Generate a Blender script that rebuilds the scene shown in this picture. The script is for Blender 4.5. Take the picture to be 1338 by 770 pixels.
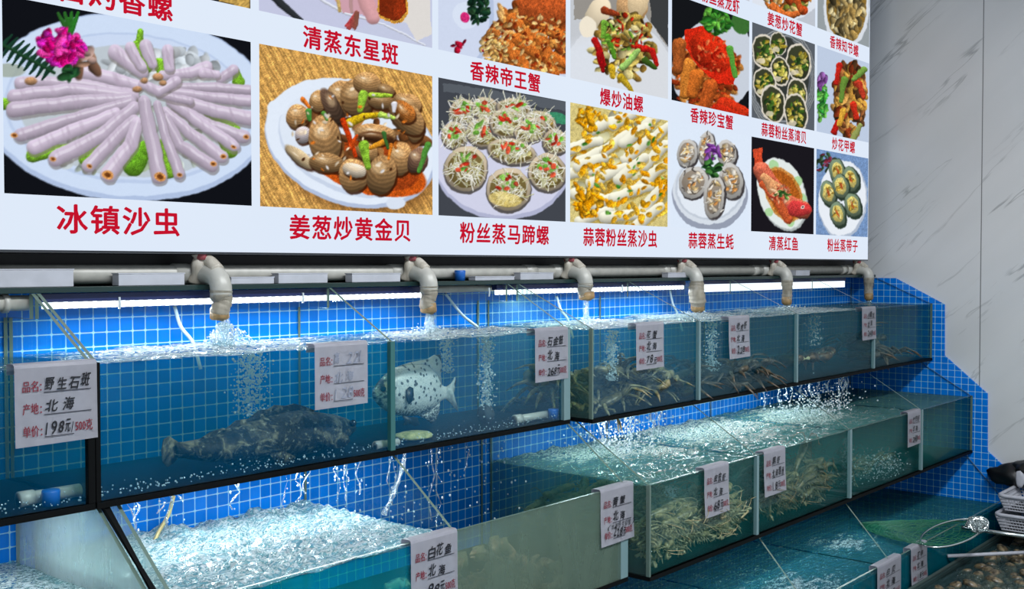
import bpy, bmesh, math, random
import numpy as np
from mathutils import Vector, Matrix

for o in list(bpy.data.objects):
    bpy.data.objects.remove(o)
SC = bpy.context.scene
C = SC.collection
PI = math.pi

# ------------------------------------------------------------------ camera
cam_d = bpy.data.cameras.new('camera')
cam = bpy.data.objects.new('camera', cam_d); C.objects.link(cam)
F_PX, YAW, PITCH, EYE = 1400.0, math.radians(49.14), math.radians(1.514), 1.6
cam_d.sensor_width = 36.0
cam_d.lens = 36.0 * F_PX / 1338.0
cam_d.clip_start = 0.05
cam.location = (0, 0, EYE)
cam.rotation_euler = (PI / 2 - PITCH, 0, -YAW)
SC.camera = cam

# ------------------------------------------------------------------ world, lamps, exposure
SC.view_settings.view_transform = 'Standard'
SC.view_settings.look = 'None'
SC.view_settings.exposure = 0.0
SC.view_settings.gamma = 1.0
SC.view_settings.use_curve_mapping = False
SC.cycles.use_denoising = True
SC.cycles.transparent_max_bounces = 48
SC.cycles.max_bounces = 8
SC.cycles.caustics_reflective = False
SC.cycles.caustics_refractive = False
SC.cycles.sample_clamp_indirect = 4.0
world = bpy.data.worlds.new('daylight'); SC.world = world
world.use_nodes = True
world.node_tree.nodes['Background'].inputs[0].default_value = (0.80, 0.90, 1.0, 1)
world.node_tree.nodes['Background'].inputs[1].default_value = 0.70

def area(name, loc, rot, sx, sy, power, col=(1, 1, 1)):
    d = bpy.data.lights.new(name, 'AREA'); d.shape = 'RECTANGLE'
    d.size, d.size_y, d.energy, d.color = sx, sy, power, col
    o = bpy.data.objects.new(name, d); C.objects.link(o)
    o.location = loc; o.rotation_euler = rot
    return o
area('overhead_fill', (0.8, -0.2, 3.0), (0, 0, 0), 1.2, 0.3, 66, (0.95, 0.98, 1))  # unseen overhead lamps, added and placed to brighten the tank fronts
area('overhead_fill', (2.2, -0.2, 3.0), (0, 0, 0), 1.2, 0.3, 56, (0.95, 0.98, 1))
area('overhead_fill', (3.4, -1.0, 3.0), (0, 0, 0), 1.2, 0.3, 12, (0.95, 0.98, 1))
LED_WATTS = 2.4         # per metre of lamp strip under the glass shelf
UNDER_WATTS = 2.6     # lamp strips under the upper tanks

# ------------------------------------------------------------------ node helpers
def srgb(r, g, b):
    f = lambda c: (c / 255 / 12.92) if c / 255 <= 0.04045 else ((c / 255 + 0.055) / 1.055) ** 2.4
    return (f(r), f(g), f(b))

class NB:
    def __init__(s, name):
        s.mat = bpy.data.materials.new(name); s.mat.use_nodes = True
        s.nt = s.mat.node_tree; s.nt.nodes.clear()
        s.out = s.nt.nodes.new('ShaderNodeOutputMaterial')
    def n(s, t, **kw):
        nd = s.nt.nodes.new(t)
        for k, v in kw.items(): setattr(nd, k, v)
        return nd
    def put(s, sock, v):
        if isinstance(v, bpy.types.NodeSocket): s.nt.links.new(v, sock)
        elif isinstance(v, bpy.types.Node): s.nt.links.new(v.outputs[0], sock)
        elif v is not None:
            if sock.type == 'RGBA' and not isinstance(v, (int, float)): v = (*v[:3], 1)
            sock.default_value = v
    def m(s, op, a, b=None, c=None, clamp=False):
        nd = s.n('ShaderNodeMath', operation=op); nd.use_clamp = clamp
        s.put(nd.inputs[0], a)
        if b is not None: s.put(nd.inputs[1], b)
        if c is not None: s.put(nd.inputs[2], c)
        return nd.outputs[0]
    def mix(s, f, a, b):
        nd = s.n('ShaderNodeMix', data_type='RGBA')
        s.put(nd.inputs[0], f); s.put(nd.inputs[6], a); s.put(nd.inputs[7], b)
        return nd.outputs[2]
    def ramp(s, f, lo, hi):
        nd = s.n('ShaderNodeMapRange'); s.put(nd.inputs[0], f)
        nd.inputs[1].default_value, nd.inputs[2].default_value = lo, hi
        return nd.outputs[0]
    def noise(s, vec, scale, detail=3, rough=0.5, dist=0.0):
        nd = s.n('ShaderNodeTexNoise'); s.put(nd.inputs['Vector'], vec)
        nd.inputs['Scale'].default_value = scale; nd.inputs['Detail'].default_value = detail
        nd.inputs['Roughness'].default_value = rough; nd.inputs['Distortion'].default_value = dist
        return nd.outputs[0]
    def voro(s, vec, scale, feature='F1', out=0):
        nd = s.n('ShaderNodeTexVoronoi', feature=feature); s.put(nd.inputs['Vector'], vec)
        nd.inputs['Scale'].default_value = scale
        return nd.outputs[out]
    def pos(s): return s.n('ShaderNodeNewGeometry').outputs['Position']
    def obj(s): return s.n('ShaderNodeTexCoord').outputs['Object']
    def mapping(s, vec, rot=(0, 0, 0), scale=(1, 1, 1)):
        nd = s.n('ShaderNodeMapping'); s.put(nd.inputs[0], vec)
        nd.inputs['Rotation'].default_value = rot; nd.inputs['Scale'].default_value = scale
        return nd.outputs[0]
    def bump(s, h, strength=0.3, dist=0.002):
        nd = s.n('ShaderNodeBump'); s.put(nd.inputs['Height'], h)
        nd.inputs['Strength'].default_value = strength; nd.inputs['Distance'].default_value = dist
        return nd.outputs[0]
    def shader(s, t, col=None, rough=None, normal=None):
        nd = s.n(t)
        if col is not None: s.put(nd.inputs[0], col)
        if rough is not None: s.put(nd.inputs['Roughness'], rough)
        if normal is not None: s.put(nd.inputs['Normal'], normal)
        return nd.outputs[0]
    def mixs(s, f, a, b):
        nd = s.n('ShaderNodeMixShader'); s.put(nd.inputs[0], f)
        s.nt.links.new(a, nd.inputs[1]); s.nt.links.new(b, nd.inputs[2])
        return nd.outputs[0]
    def fres(s, ior, normal=None):
        nd = s.n('ShaderNodeFresnel'); nd.inputs[0].default_value = ior
        if normal is not None: s.put(nd.inputs[1], normal)
        return nd.outputs[0]
    def principled(s, col, rough=0.5, metal=0.0, normal=None, **kw):
        nd = s.n('ShaderNodeBsdfPrincipled')
        s.put(nd.inputs['Base Color'], col); s.put(nd.inputs['Roughness'], rough)
        nd.inputs['Metallic'].default_value = metal
        if normal is not None: s.put(nd.inputs['Normal'], normal)
        for k, v in kw.items(): s.put(nd.inputs[k.replace('_', ' ')], v)
        return nd.outputs[0]
    def done(s, surf, vol=None):
        s.nt.links.new(surf, s.out.inputs['Surface'])
        if vol is not None: s.nt.links.new(vol, s.out.inputs['Volume'])
        return s.mat

def plain(name, rgb, rough=0.5, metal=0.0, var=0.0, scale=40, spec=0.5):
    b = NB(name); c = srgb(*rgb)
    col = c
    if var:
        n = b.ramp(b.noise(b.pos(), scale, 4), 0.3, 0.7)
        col = b.mix(n, tuple(x * (1 - var) for x in c), tuple(min(1, x * (1 + var)) for x in c))
    return b.done(b.principled(col, rough, metal, Specular_IOR_Level=spec))

# ------------------------------------------------------------------ object helpers
def prop(o, label=None, cat=None, group=None, kind=None):
    if label: o['label'] = label
    if cat: o['category'] = cat
    if group: o['group'] = group
    if kind: o['kind'] = kind
    return o
def thing(name, label, cat, loc=(0, 0, 0), group=None):
    o = bpy.data.objects.new(name, None); C.objects.link(o)
    o.location = loc; o.empty_display_size = 0.02
    return prop(o, label, cat, group)
def link_mesh(name, me, mats, parent=None):
    o = bpy.data.objects.new(name, me)
    for m in (mats if isinstance(mats, (list, tuple)) else [mats]):
        if m is not None: me.materials.append(m)
    C.objects.link(o)
    if parent is not None:
        o.parent = parent
        off = Vector((0, 0, 0)); p = parent
        while p is not None:
            off -= p.location; p = p.parent
        o.location = off
    return o
def obj(name, bm, mats, parent=None, smooth=False):
    me = bpy.data.meshes.new(name)
    bmesh.ops.recalc_face_normals(bm, faces=bm.faces)
    bm.to_mesh(me); bm.free()
    if smooth: me.polygons.foreach_set('use_smooth', [True] * len(me.polygons))
    return link_mesh(name, me, mats, parent)
def structure(name, bm, mat, label=None):
    o = obj(name, bm, mat); o['kind'] = 'structure'
    if label: o['label'] = label
    return o
def dup(root, loc, rot=None, scale=None, label=None, group=None):
    r = root.copy(); C.objects.link(r); r.location = loc
    if rot is not None: r.rotation_euler = rot
    if scale is not None: r.scale = scale
    if label: r['label'] = label
    if group: r['group'] = group
    for ch in list(root.children):
        c = ch.copy(); C.objects.link(c); c.parent = r
        for g in ch.children:
            d = g.copy(); C.objects.link(d); d.parent = c
    return r

def box(bm, x0, x1, y0, y1, z0, z1, mi=0):
    vs = [bm.verts.new(p) for p in ((x0, y0, z0), (x1, y0, z0), (x1, y1, z0), (x0, y1, z0),
                                    (x0, y0, z1), (x1, y0, z1), (x1, y1, z1), (x0, y1, z1))]
    for f in ((0, 3, 2, 1), (4, 5, 6, 7), (0, 1, 5, 4), (1, 2, 6, 5), (2, 3, 7, 6), (3, 0, 4, 7)):
        bm.faces.new([vs[i] for i in f]).material_index = mi
    return vs
def boxbm(*a, bevel=0.0):
    bm = bmesh.new(); box(bm, *a)
    if bevel: bmesh.ops.bevel(bm, geom=list(bm.edges), offset=bevel, segments=2, affect='EDGES', profile=0.6)
    return bm
def prism_x(bm, pts_yz, x0, x1, mi_face=0, mi_edge=0):
    a = [bm.verts.new((x0, y, z)) for y, z in pts_yz]; b = [bm.verts.new((x1, y, z)) for y, z in pts_yz]
    bm.faces.new(a).material_index = mi_face; bm.faces.new(list(reversed(b))).material_index = mi_face
    n = len(a)
    for i in range(n):
        bm.faces.new((a[i], b[i], b[(i + 1) % n], a[(i + 1) % n])).material_index = mi_edge
def frame_of(t):
    t = t.normalized(); r = Vector((0, 0, 1)) if abs(t.z) < 0.9 else Vector((1, 0, 0))
    u = t.cross(r).normalized(); return u, u.cross(t)
def tube(bm, pts, rad, n=12, cap=True, mi=0, flat=1.0):
    pts = [Vector(p) for p in pts]
    if not hasattr(rad, '__len__'): rad = [rad] * len(pts)
    rings = []; u = None
    for i, p in enumerate(pts):
        t = (pts[min(i + 1, len(pts) - 1)] - pts[max(i - 1, 0)]).normalized()
        if u is None: u, w = frame_of(t)
        else:
            u = (u - t * u.dot(t)).normalized(); w = u.cross(t)
        rings.append([bm.verts.new(p + (u * math.cos(2 * PI * k / n) + w * math.sin(2 * PI * k / n) * flat) * rad[i]) for k in range(n)])
    for a, b in zip(rings, rings[1:]):
        for k in range(n):
            bm.faces.new((a[k], a[(k + 1) % n], b[(k + 1) % n], b[k])).material_index = mi
    if cap:
        bm.faces.new(list(reversed(rings[0]))).material_index = mi
        bm.faces.new(rings[-1]).material_index = mi
    return rings
def spline(pts, k=6):
    P = [Vector(p) for p in pts]; P = [P[0] * 2 - P[1]] + P + [P[-1] * 2 - P[-2]]; out = []
    for i in range(1, len(P) - 2):
        for j in range(k):
            t = j / k; a, b, c, d = P[i - 1:i + 3]
            out.append(0.5 * ((2 * b) + (c - a) * t + (2 * a - 5 * b + 4 * c - d) * t * t + (3 * b - a - 3 * c + d) * t ** 3))
    out.append(P[-2]); return out
def ico(bm, c, r, sub=1, mi=0, sc=(1, 1, 1)):
    g = bmesh.ops.create_icosphere(bm, subdivisions=sub, radius=1.0)
    for v in g['verts']: v.co = Vector((v.co.x * r * sc[0] + c[0], v.co.y * r * sc[1] + c[1], v.co.z * r * sc[2] + c[2]))
    if mi:
        for v in g['verts']:
            for f in v.link_faces: f.material_index = mi
    return g['verts']

_txt = bpy.data.curves.new('lettering', 'FONT'); _txto = bpy.data.objects.new('lettering', _txt)
def text_data(body, bold=0.0, shear=0.0, spacing=1.0, res=2):
    _txt.body = body; _txt.size = 1.0; _txt.offset = bold; _txt.shear = shear
    _txt.space_character = spacing; _txt.resolution_u = res
    if _txto.name not in C.objects: C.objects.link(_txto)
    dg = bpy.context.evaluated_depsgraph_get(); dg.update()
    me = bpy.data.meshes.new_from_object(_txto.evaluated_get(dg))
    v = np.empty(len(me.vertices) * 3); me.vertices.foreach_get('co', v); v = v.reshape(-1, 3)
    f = [tuple(p.vertices) for p in me.polygons]
    bpy.data.meshes.remove(me)
    return v, f
def text_into(acc, body, x, y, w, h, rot=0.0, fit=True, **kw):
    """add lettering to acc (verts, faces) in a flat 2-D frame: left x, bottom y, width w, height h"""
    v, f = text_data(body, **kw)
    if len(v) == 0: return
    lo, hi = v.min(0), v.max(0)
    sx = w / max(1e-6, hi[0] - lo[0]); sy = h / max(1e-6, hi[1] - lo[1])
    px, py = (v[:, 0] - lo[0]) * sx, (v[:, 1] - lo[1]) * sy
    c, s = math.cos(rot), math.sin(rot); n0 = len(acc[0])
    for a, b in zip(px, py): acc[0].append((x + a * c - b * s, y + a * s + b * c))
    for q in f: acc[1].append(tuple(i + n0 for i in q))
def flat_obj(name, acc, mat, parent, to3d):
    me = bpy.data.meshes.new(name)
    me.from_pydata([to3d(a, b) for a, b in acc[0]], [], acc[1]); me.update()
    return link_mesh(name, me, mat, parent)

# ------------------------------------------------------------------ numpy noise
RNG = np.random.default_rng(7)
random.seed(7)
def vnoise(w, h, cx, cy, rng=RNG):
    g = rng.random((cy + 3, cx + 3)); xs = np.linspace(0, cx, w); ys = np.linspace(0, cy, h)
    xi, yi = xs.astype(int), ys.astype(int); fx, fy = xs - xi, ys - yi
    fx = fx * fx * (3 - 2 * fx); fy = (fy * fy * (3 - 2 * fy))[:, None]
    a = g[yi][:, xi] * (1 - fx) + g[yi][:, xi + 1] * fx
    b = g[yi + 1][:, xi] * (1 - fx) + g[yi + 1][:, xi + 1] * fx
    return a * (1 - fy) + b * fy
def fnoise(w, h, cx, cy, oct=4):
    s = 0; a = 1; t = 0
    for o in range(oct):
        s = s + a * vnoise(w, h, int(cx * 2 ** o) + 1, int(cy * 2 ** o) + 1); t += a; a *= 0.55
    return s / t

# camera-ray helpers used only to read real positions off the photograph
_R = Vector((math.cos(YAW), -math.sin(YAW), 0))
_F = Vector((math.sin(YAW) * math.cos(PITCH), math.cos(YAW) * math.cos(PITCH), -math.sin(PITCH)))
_U = _R.cross(_F)
def ray(u, v): return _F * F_PX + _R * (u - 669) + _U * (385 - v)
def on_y(u, v, y):
    d = ray(u, v); t = y / d.y; return Vector((d.x * t, y, EYE + d.z * t))
def on_z(u, v, z):
    d = ray(u, v); t = (z - EYE) / d.z; return Vector((d.x * t, d.y * t, z))
def on_x(u, v, x):
    d = ray(u, v); t = x / d.x; return Vector((x, d.y * t, EYE + d.z * t))
# ------------------------------------------------------------------ materials of the place
T = 0.0252
def tile_material(name, ax, off_h, off_v):
    b = NB(name)
    sep = b.n('ShaderNodeSeparateXYZ'); b.put(sep.inputs[0], b.pos())
    h = b.m('DIVIDE', b.m('SUBTRACT', sep.outputs[ax], off_h), T)
    v = b.m('DIVIDE', b.m('SUBTRACT', sep.outputs[2], off_v), T)
    def half(c): return b.m('ABSOLUTE', b.m('SUBTRACT', b.m('FRACT', c), 0.5))
    g, r = 0.034, 0.12
    qx = b.m('MAXIMUM', b.m('SUBTRACT', half(h), 0.5 - g - r), 0.0)
    qy = b.m('MAXIMUM', b.m('SUBTRACT', half(v), 0.5 - g - r), 0.0)
    d = b.m('SQRT', b.m('ADD', b.m('MULTIPLY', qx, qx), b.m('MULTIPLY', qy, qy)))
    is_grout = b.ramp(d, r - 0.02, r + 0.02)
    cell = b.n('ShaderNodeCombineXYZ'); b.put(cell.inputs[0], b.m('FLOOR', h)); b.put(cell.inputs[1], b.m('FLOOR', v))
    wn = b.n('ShaderNodeTexWhiteNoise', noise_dimensions='2D'); b.put(wn.inputs['Vector'], cell.outputs[0])
    tile = b.mix(wn.outputs[0], (0.001, 0.140, 0.58), (0.002, 0.185, 0.72))
    grout = b.mix(b.noise(b.pos(), 30, 3), (0.20, 0.46, 0.64), (0.36, 0.62, 0.76))
    nrm = b.bump(b.m('SUBTRACT', 1.0, is_grout), 0.4, 0.001)
    rough = b.m('ADD', b.m('MULTIPLY', is_grout, 0.5), 0.18)
    return b.done(b.principled(b.mix(is_grout, tile, grout), rough, normal=nrm, Specular_IOR_Level=0.3))
M_tile_back = tile_material('blue_mosaic_back', 0, 0.948, 1.5076)
M_tile_side = tile_material('blue_mosaic_side', 1, 1.438, 1.430)

def marble():
    b = NB('grey_veined_marble')
    sep = b.n('ShaderNodeSeparateXYZ'); b.put(sep.inputs[0], b.pos())
    p = b.mapping(b.pos(), rot=(math.radians(42), 0, 0))
    q = b.mapping(p, scale=(1.0, 0.55, 5.0))
    n1 = b.noise(q, 1.25, 5, 0.58, 0.35)
    vein = b.m('SUBTRACT', 1.0, b.ramp(b.m('ABSOLUTE', b.m('SUBTRACT', n1, 0.53)), 0.0, 0.011))
    gate = b.ramp(b.noise(q, 2.1, 2), 0.46, 0.62)
    vein = b.m('MULTIPLY', b.m('MULTIPLY', vein, gate), 0.55)
    cloud = b.ramp(b.noise(q, 0.8, 4), 0.3, 0.75)
    base = b.mix(cloud, (0.54, 0.555, 0.565), (0.63, 0.64, 0.645))
    col = b.mix(vein, base, (0.14, 0.15, 0.16))
    seam = b.m('LESS_THAN', b.m('ABSOLUTE', b.m('SUBTRACT', b.m('FRACT', b.m('DIVIDE', b.m('SUBTRACT', sep.outputs[1], 1.30 - 0.40), 0.80)), 0.5)), 0.0022)
    col = b.mix(seam, col, (0.16, 0.165, 0.17))
    return b.done(b.principled(col, 0.22))
M_marble = marble()
M_floor = plain('wet_grey_floor', (120, 122, 124), 0.25, var=0.15, scale=8)
M_ceil = plain('white_ceiling', (215, 217, 220), 0.8)

def glass(name, tint=(0.95, 0.99, 0.985), refl=0.05):
    b = NB(name)
    t = b.shader('ShaderNodeBsdfTransparent', tint)
    g = b.shader('ShaderNodeBsdfGlossy', (0.9, 1, 0.98), 0.02)
    f = b.m('MULTIPLY', b.fres(1.40), refl)
    return b.done(b.mixs(f, t, g))
M_glass = glass('clear_pane_glass')
def film_glass(name, col, frac, streak=True):
    """pane with a film of dried drops and algae on it"""
    b = NB(name)
    t = b.shader('ShaderNodeBsdfTransparent', (0.90, 0.97, 0.95))
    d = b.shader('ShaderNodeBsdfDiffuse', srgb(*col))
    tr = b.shader('ShaderNodeBsdfTranslucent', srgb(*col))
    d = b.mixs(0.45, d, tr)
    n = b.ramp(b.noise(b.mapping(b.pos(), scale=(1, 1, 0.35)), 14, 5, 0.6), 0.25, 0.75)
    f = b.m('MULTIPLY', b.m('ADD', 0.6, b.m('MULTIPLY', n, 0.8)), frac, clamp=True)
    s = b.mixs(f, t, d)
    g = b.shader('ShaderNodeBsdfGlossy', (0.9, 1, 0.98), 0.03)
    return b.done(b.mixs(b.m('MULTIPLY', b.fres(1.40), 0.06), s, g))
M_film_crab = film_glass('smeared_green_glass', (112, 132, 118), 0.58)
M_film_side = film_glass('misty_side_glass', (120, 160, 160), 0.12)
M_film_left = film_glass('steamed_left_glass', (200, 212, 214), 0.35)
def edge_mat():
    b = NB('cut_glass_edge')
    return b.done(b.principled((0.10, 0.15, 0.125), 0.25))
M_edge = edge_mat()
M_pale_edge = plain('pale_silicone_seam', (104, 130, 134), 0.35)
M_black = plain('black_silicone', (7, 9, 10), 0.6, spec=0.08)
M_darkglass = plain('dark_green_shelf_glass', (22, 44, 42), 0.12)
M_white_pl = plain('white_plastic', (168, 170, 178), 0.4, var=0.08, scale=30)
M_pvc = plain('grey_white_pvc_pipe', (168, 167, 160), 0.35, var=0.12, scale=45)
M_blue_pl = plain('blue_plastic_cap', (20, 88, 170), 0.35)
M_steel = plain('stainless_steel', (150, 152, 154), 0.3, 1.0)
M_dark = plain('near_black', (20, 18, 20), 0.5)

def murk(b, absorb, dens, col, scat):
    v = b.n('ShaderNodeVolumeAbsorption'); b.put(v.inputs[0], absorb); v.inputs[1].default_value = dens
    if not scat: return v.outputs[0]
    s = b.n('ShaderNodeVolumeScatter'); b.put(s.inputs[0], col); s.inputs['Density'].default_value = scat
    a = b.n('ShaderNodeAddShader'); b.nt.links.new(v.outputs[0], a.inputs[0]); b.nt.links.new(s.outputs[0], a.inputs[1])
    return a.outputs[0]
def water_body(name, absorb, dens, col=(0.1, 0.6, 0.8), scat=0.0):
    b = NB(name)
    v = murk(b, absorb, dens, col, scat)
    t = b.shader('ShaderNodeBsdfTransparent', (0.97, 0.99, 0.99))
    return b.done(t, v)
def water_front(name, absorb, dens, col, frac, vcol=(0.1, 0.6, 0.8), scat=0.0):
    b = NB(name)
    v = murk(b, absorb, dens, vcol, scat)
    t = b.shader('ShaderNodeBsdfTransparent', (0.95, 0.99, 0.985))
    d = b.mixs(0.5, b.shader('ShaderNodeBsdfDiffuse', srgb(*col)), b.shader('ShaderNodeBsdfTranslucent', srgb(*col)))  # diffuse layer paints the scattered-light haze of murky water into this face
    n = b.ramp(b.noise(b.mapping(b.pos(), scale=(1, 1, 0.5)), 9, 4, 0.6), 0.25, 0.75)
    f = b.m('MULTIPLY', b.m('ADD', 0.65, b.m('MULTIPLY', n, 0.7)), frac, clamp=True)
    return b.done(b.mixs(f, t, d), v)
def water_top(name, absorb, dens, foam, tint, milk, foamcol=(0.88, 0.94, 0.97), milkcol=(0.22, 0.50, 0.55), vcol=(0.1, 0.6, 0.8), scat=0.0):
    """rippled surface with patches of foam and fine bubbles"""
    b = NB(name)
    v = murk(b, absorb, dens, vcol, scat)
    at = b.n('ShaderNodeAttribute'); at.attribute_name = 'foam'
    p = b.mapping(b.pos(), rot=(0, 0, 0.5), scale=(1.0, 2.2, 1.0))
    fine = b.noise(p, 130, 3, 0.7, 0.8)
    broad = b.noise(p, 22, 3, 0.6, 0.5)
    dens_f = b.m('MINIMUM', b.m('ADD', b.m('MULTIPLY', at.outputs['Fac'], foam), b.m('MULTIPLY', b.m('SUBTRACT', broad, 0.5), 0.9)), 0.52)
    f = b.ramp(b.m('ADD', dens_f, b.m('MULTIPLY', b.m('SUBTRACT', fine, 0.5), 2.4)), 0.42, 0.62)
    nrm = b.bump(b.m('ADD', fine, b.m('MULTIPLY', broad, 2.4)), 1.0, 0.011)
    t = b.shader('ShaderNodeBsdfTransparent', tint)
    d0 = b.shader('ShaderNodeBsdfDiffuse', milkcol, normal=nrm)
    base = b.mixs(milk, t, d0)
    g = b.shader('ShaderNodeBsdfGlossy', (1, 1, 1), 0.04, nrm)
    base = b.mixs(b.m('MULTIPLY', b.fres(1.33, nrm), 0.9), base, g)
    fd = b.mixs(0.3, b.shader('ShaderNodeBsdfDiffuse', foamcol, normal=nrm), b.shader('ShaderNodeBsdfTranslucent', foamcol))
    return b.done(b.mixs(b.m('MULTIPLY', f, 0.9), base, fd), v)

# ------------------------------------------------------------------ the setting
XL, XR, YW, YF = -1.4, 4.19, 1.80, -2.6
structure('wall_back', boxbm(XL, XR, YW, YW + 0.12, 0, 3.05), M_tile_back)
structure('wall_right', boxbm(XR, XR + 0.12, YF, YW + 0.12, 0, 3.05), M_marble)
structure('floor', boxbm(XL, XR, YF, YW, -0.1, 0), M_floor)
structure('ceiling', boxbm(XL, XR, YF, YW, 3.05, 3.15), M_ceil)
bm = bmesh.new()
prism_x(bm, [(1.798, 0.0), (1.798, 1.553), (1.619, 1.553), (1.429, 1.454), (1.427, 1.258), (1.268, 1.123), (1.266, 0.909), (1.10, 0.765), (1.10, 0.0)], 4.180, 4.189)
structure('trim_1', bm, M_tile_side, 'stepped panel of blue mosaic tiles on the marble wall at the end of the tanks')

# ------------------------------------------------------------------ menu light box
def led_panel_material():
    b = NB('backlit_white_film')
    e = b.n('ShaderNodeEmission')
    n = b.noise(b.pos(), 1.5, 2)
    b.put(e.inputs[0], b.mix(n, srgb(216, 229, 248), srgb(228, 238, 251))); e.inputs[1].default_value = 1.0
    return b.done(e.outputs[0])
M_panel = led_panel_material()
def print_material():
    b = NB('backlit_print')
    a = b.n('ShaderNodeAttribute'); a.attribute_name = 'ink'
    e = b.n('ShaderNodeEmission'); b.put(e.inputs[0], a.outputs['Color']); e.inputs[1].default_value = 1.0
    return b.done(e.outputs[0])
M_print = print_material()
def lit(name, rgb):
    b = NB(name); e = b.n('ShaderNodeEmission'); e.inputs[0].default_value = (*srgb(*rgb), 1)
    return b.done(e.outputs[0])
M_caption = lit('backlit_red_lettering', (196, 18, 44))
YS = 1.69
SX0, SX1, SZ0, SZ1 = -0.75, 4.080, 1.626, 2.86
sign = thing('menu_lightbox', 'long backlit menu board of seafood dish photos with red captions above the tanks', 'menu board', (2, 1.75, 1.62))
bm = bmesh.new(); box(bm, SX0 - 0.012, SX1 + 0.010, YS + 0.004, YW - 0.001, SZ0 - 0.004, SZ1 + 0.01)
obj('casing', bm, plain('dark_sign_casing', (60, 62, 66), 0.4), sign)
bm = bmesh.new(); box(bm, SX0 - 0.012, SX1 + 0.09, 1.778, YW - 0.001, 1.5665, SZ0 - 0.0045)
obj('dark_band', bm, M_dark, sign)  # near-black strip along the wall behind the pipe
bm = bmesh.new(); box(bm, SX0, SX1, YS, YS + 0.0035, SZ0, SZ1)
obj('light_panel', bm, M_panel, sign)

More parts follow.
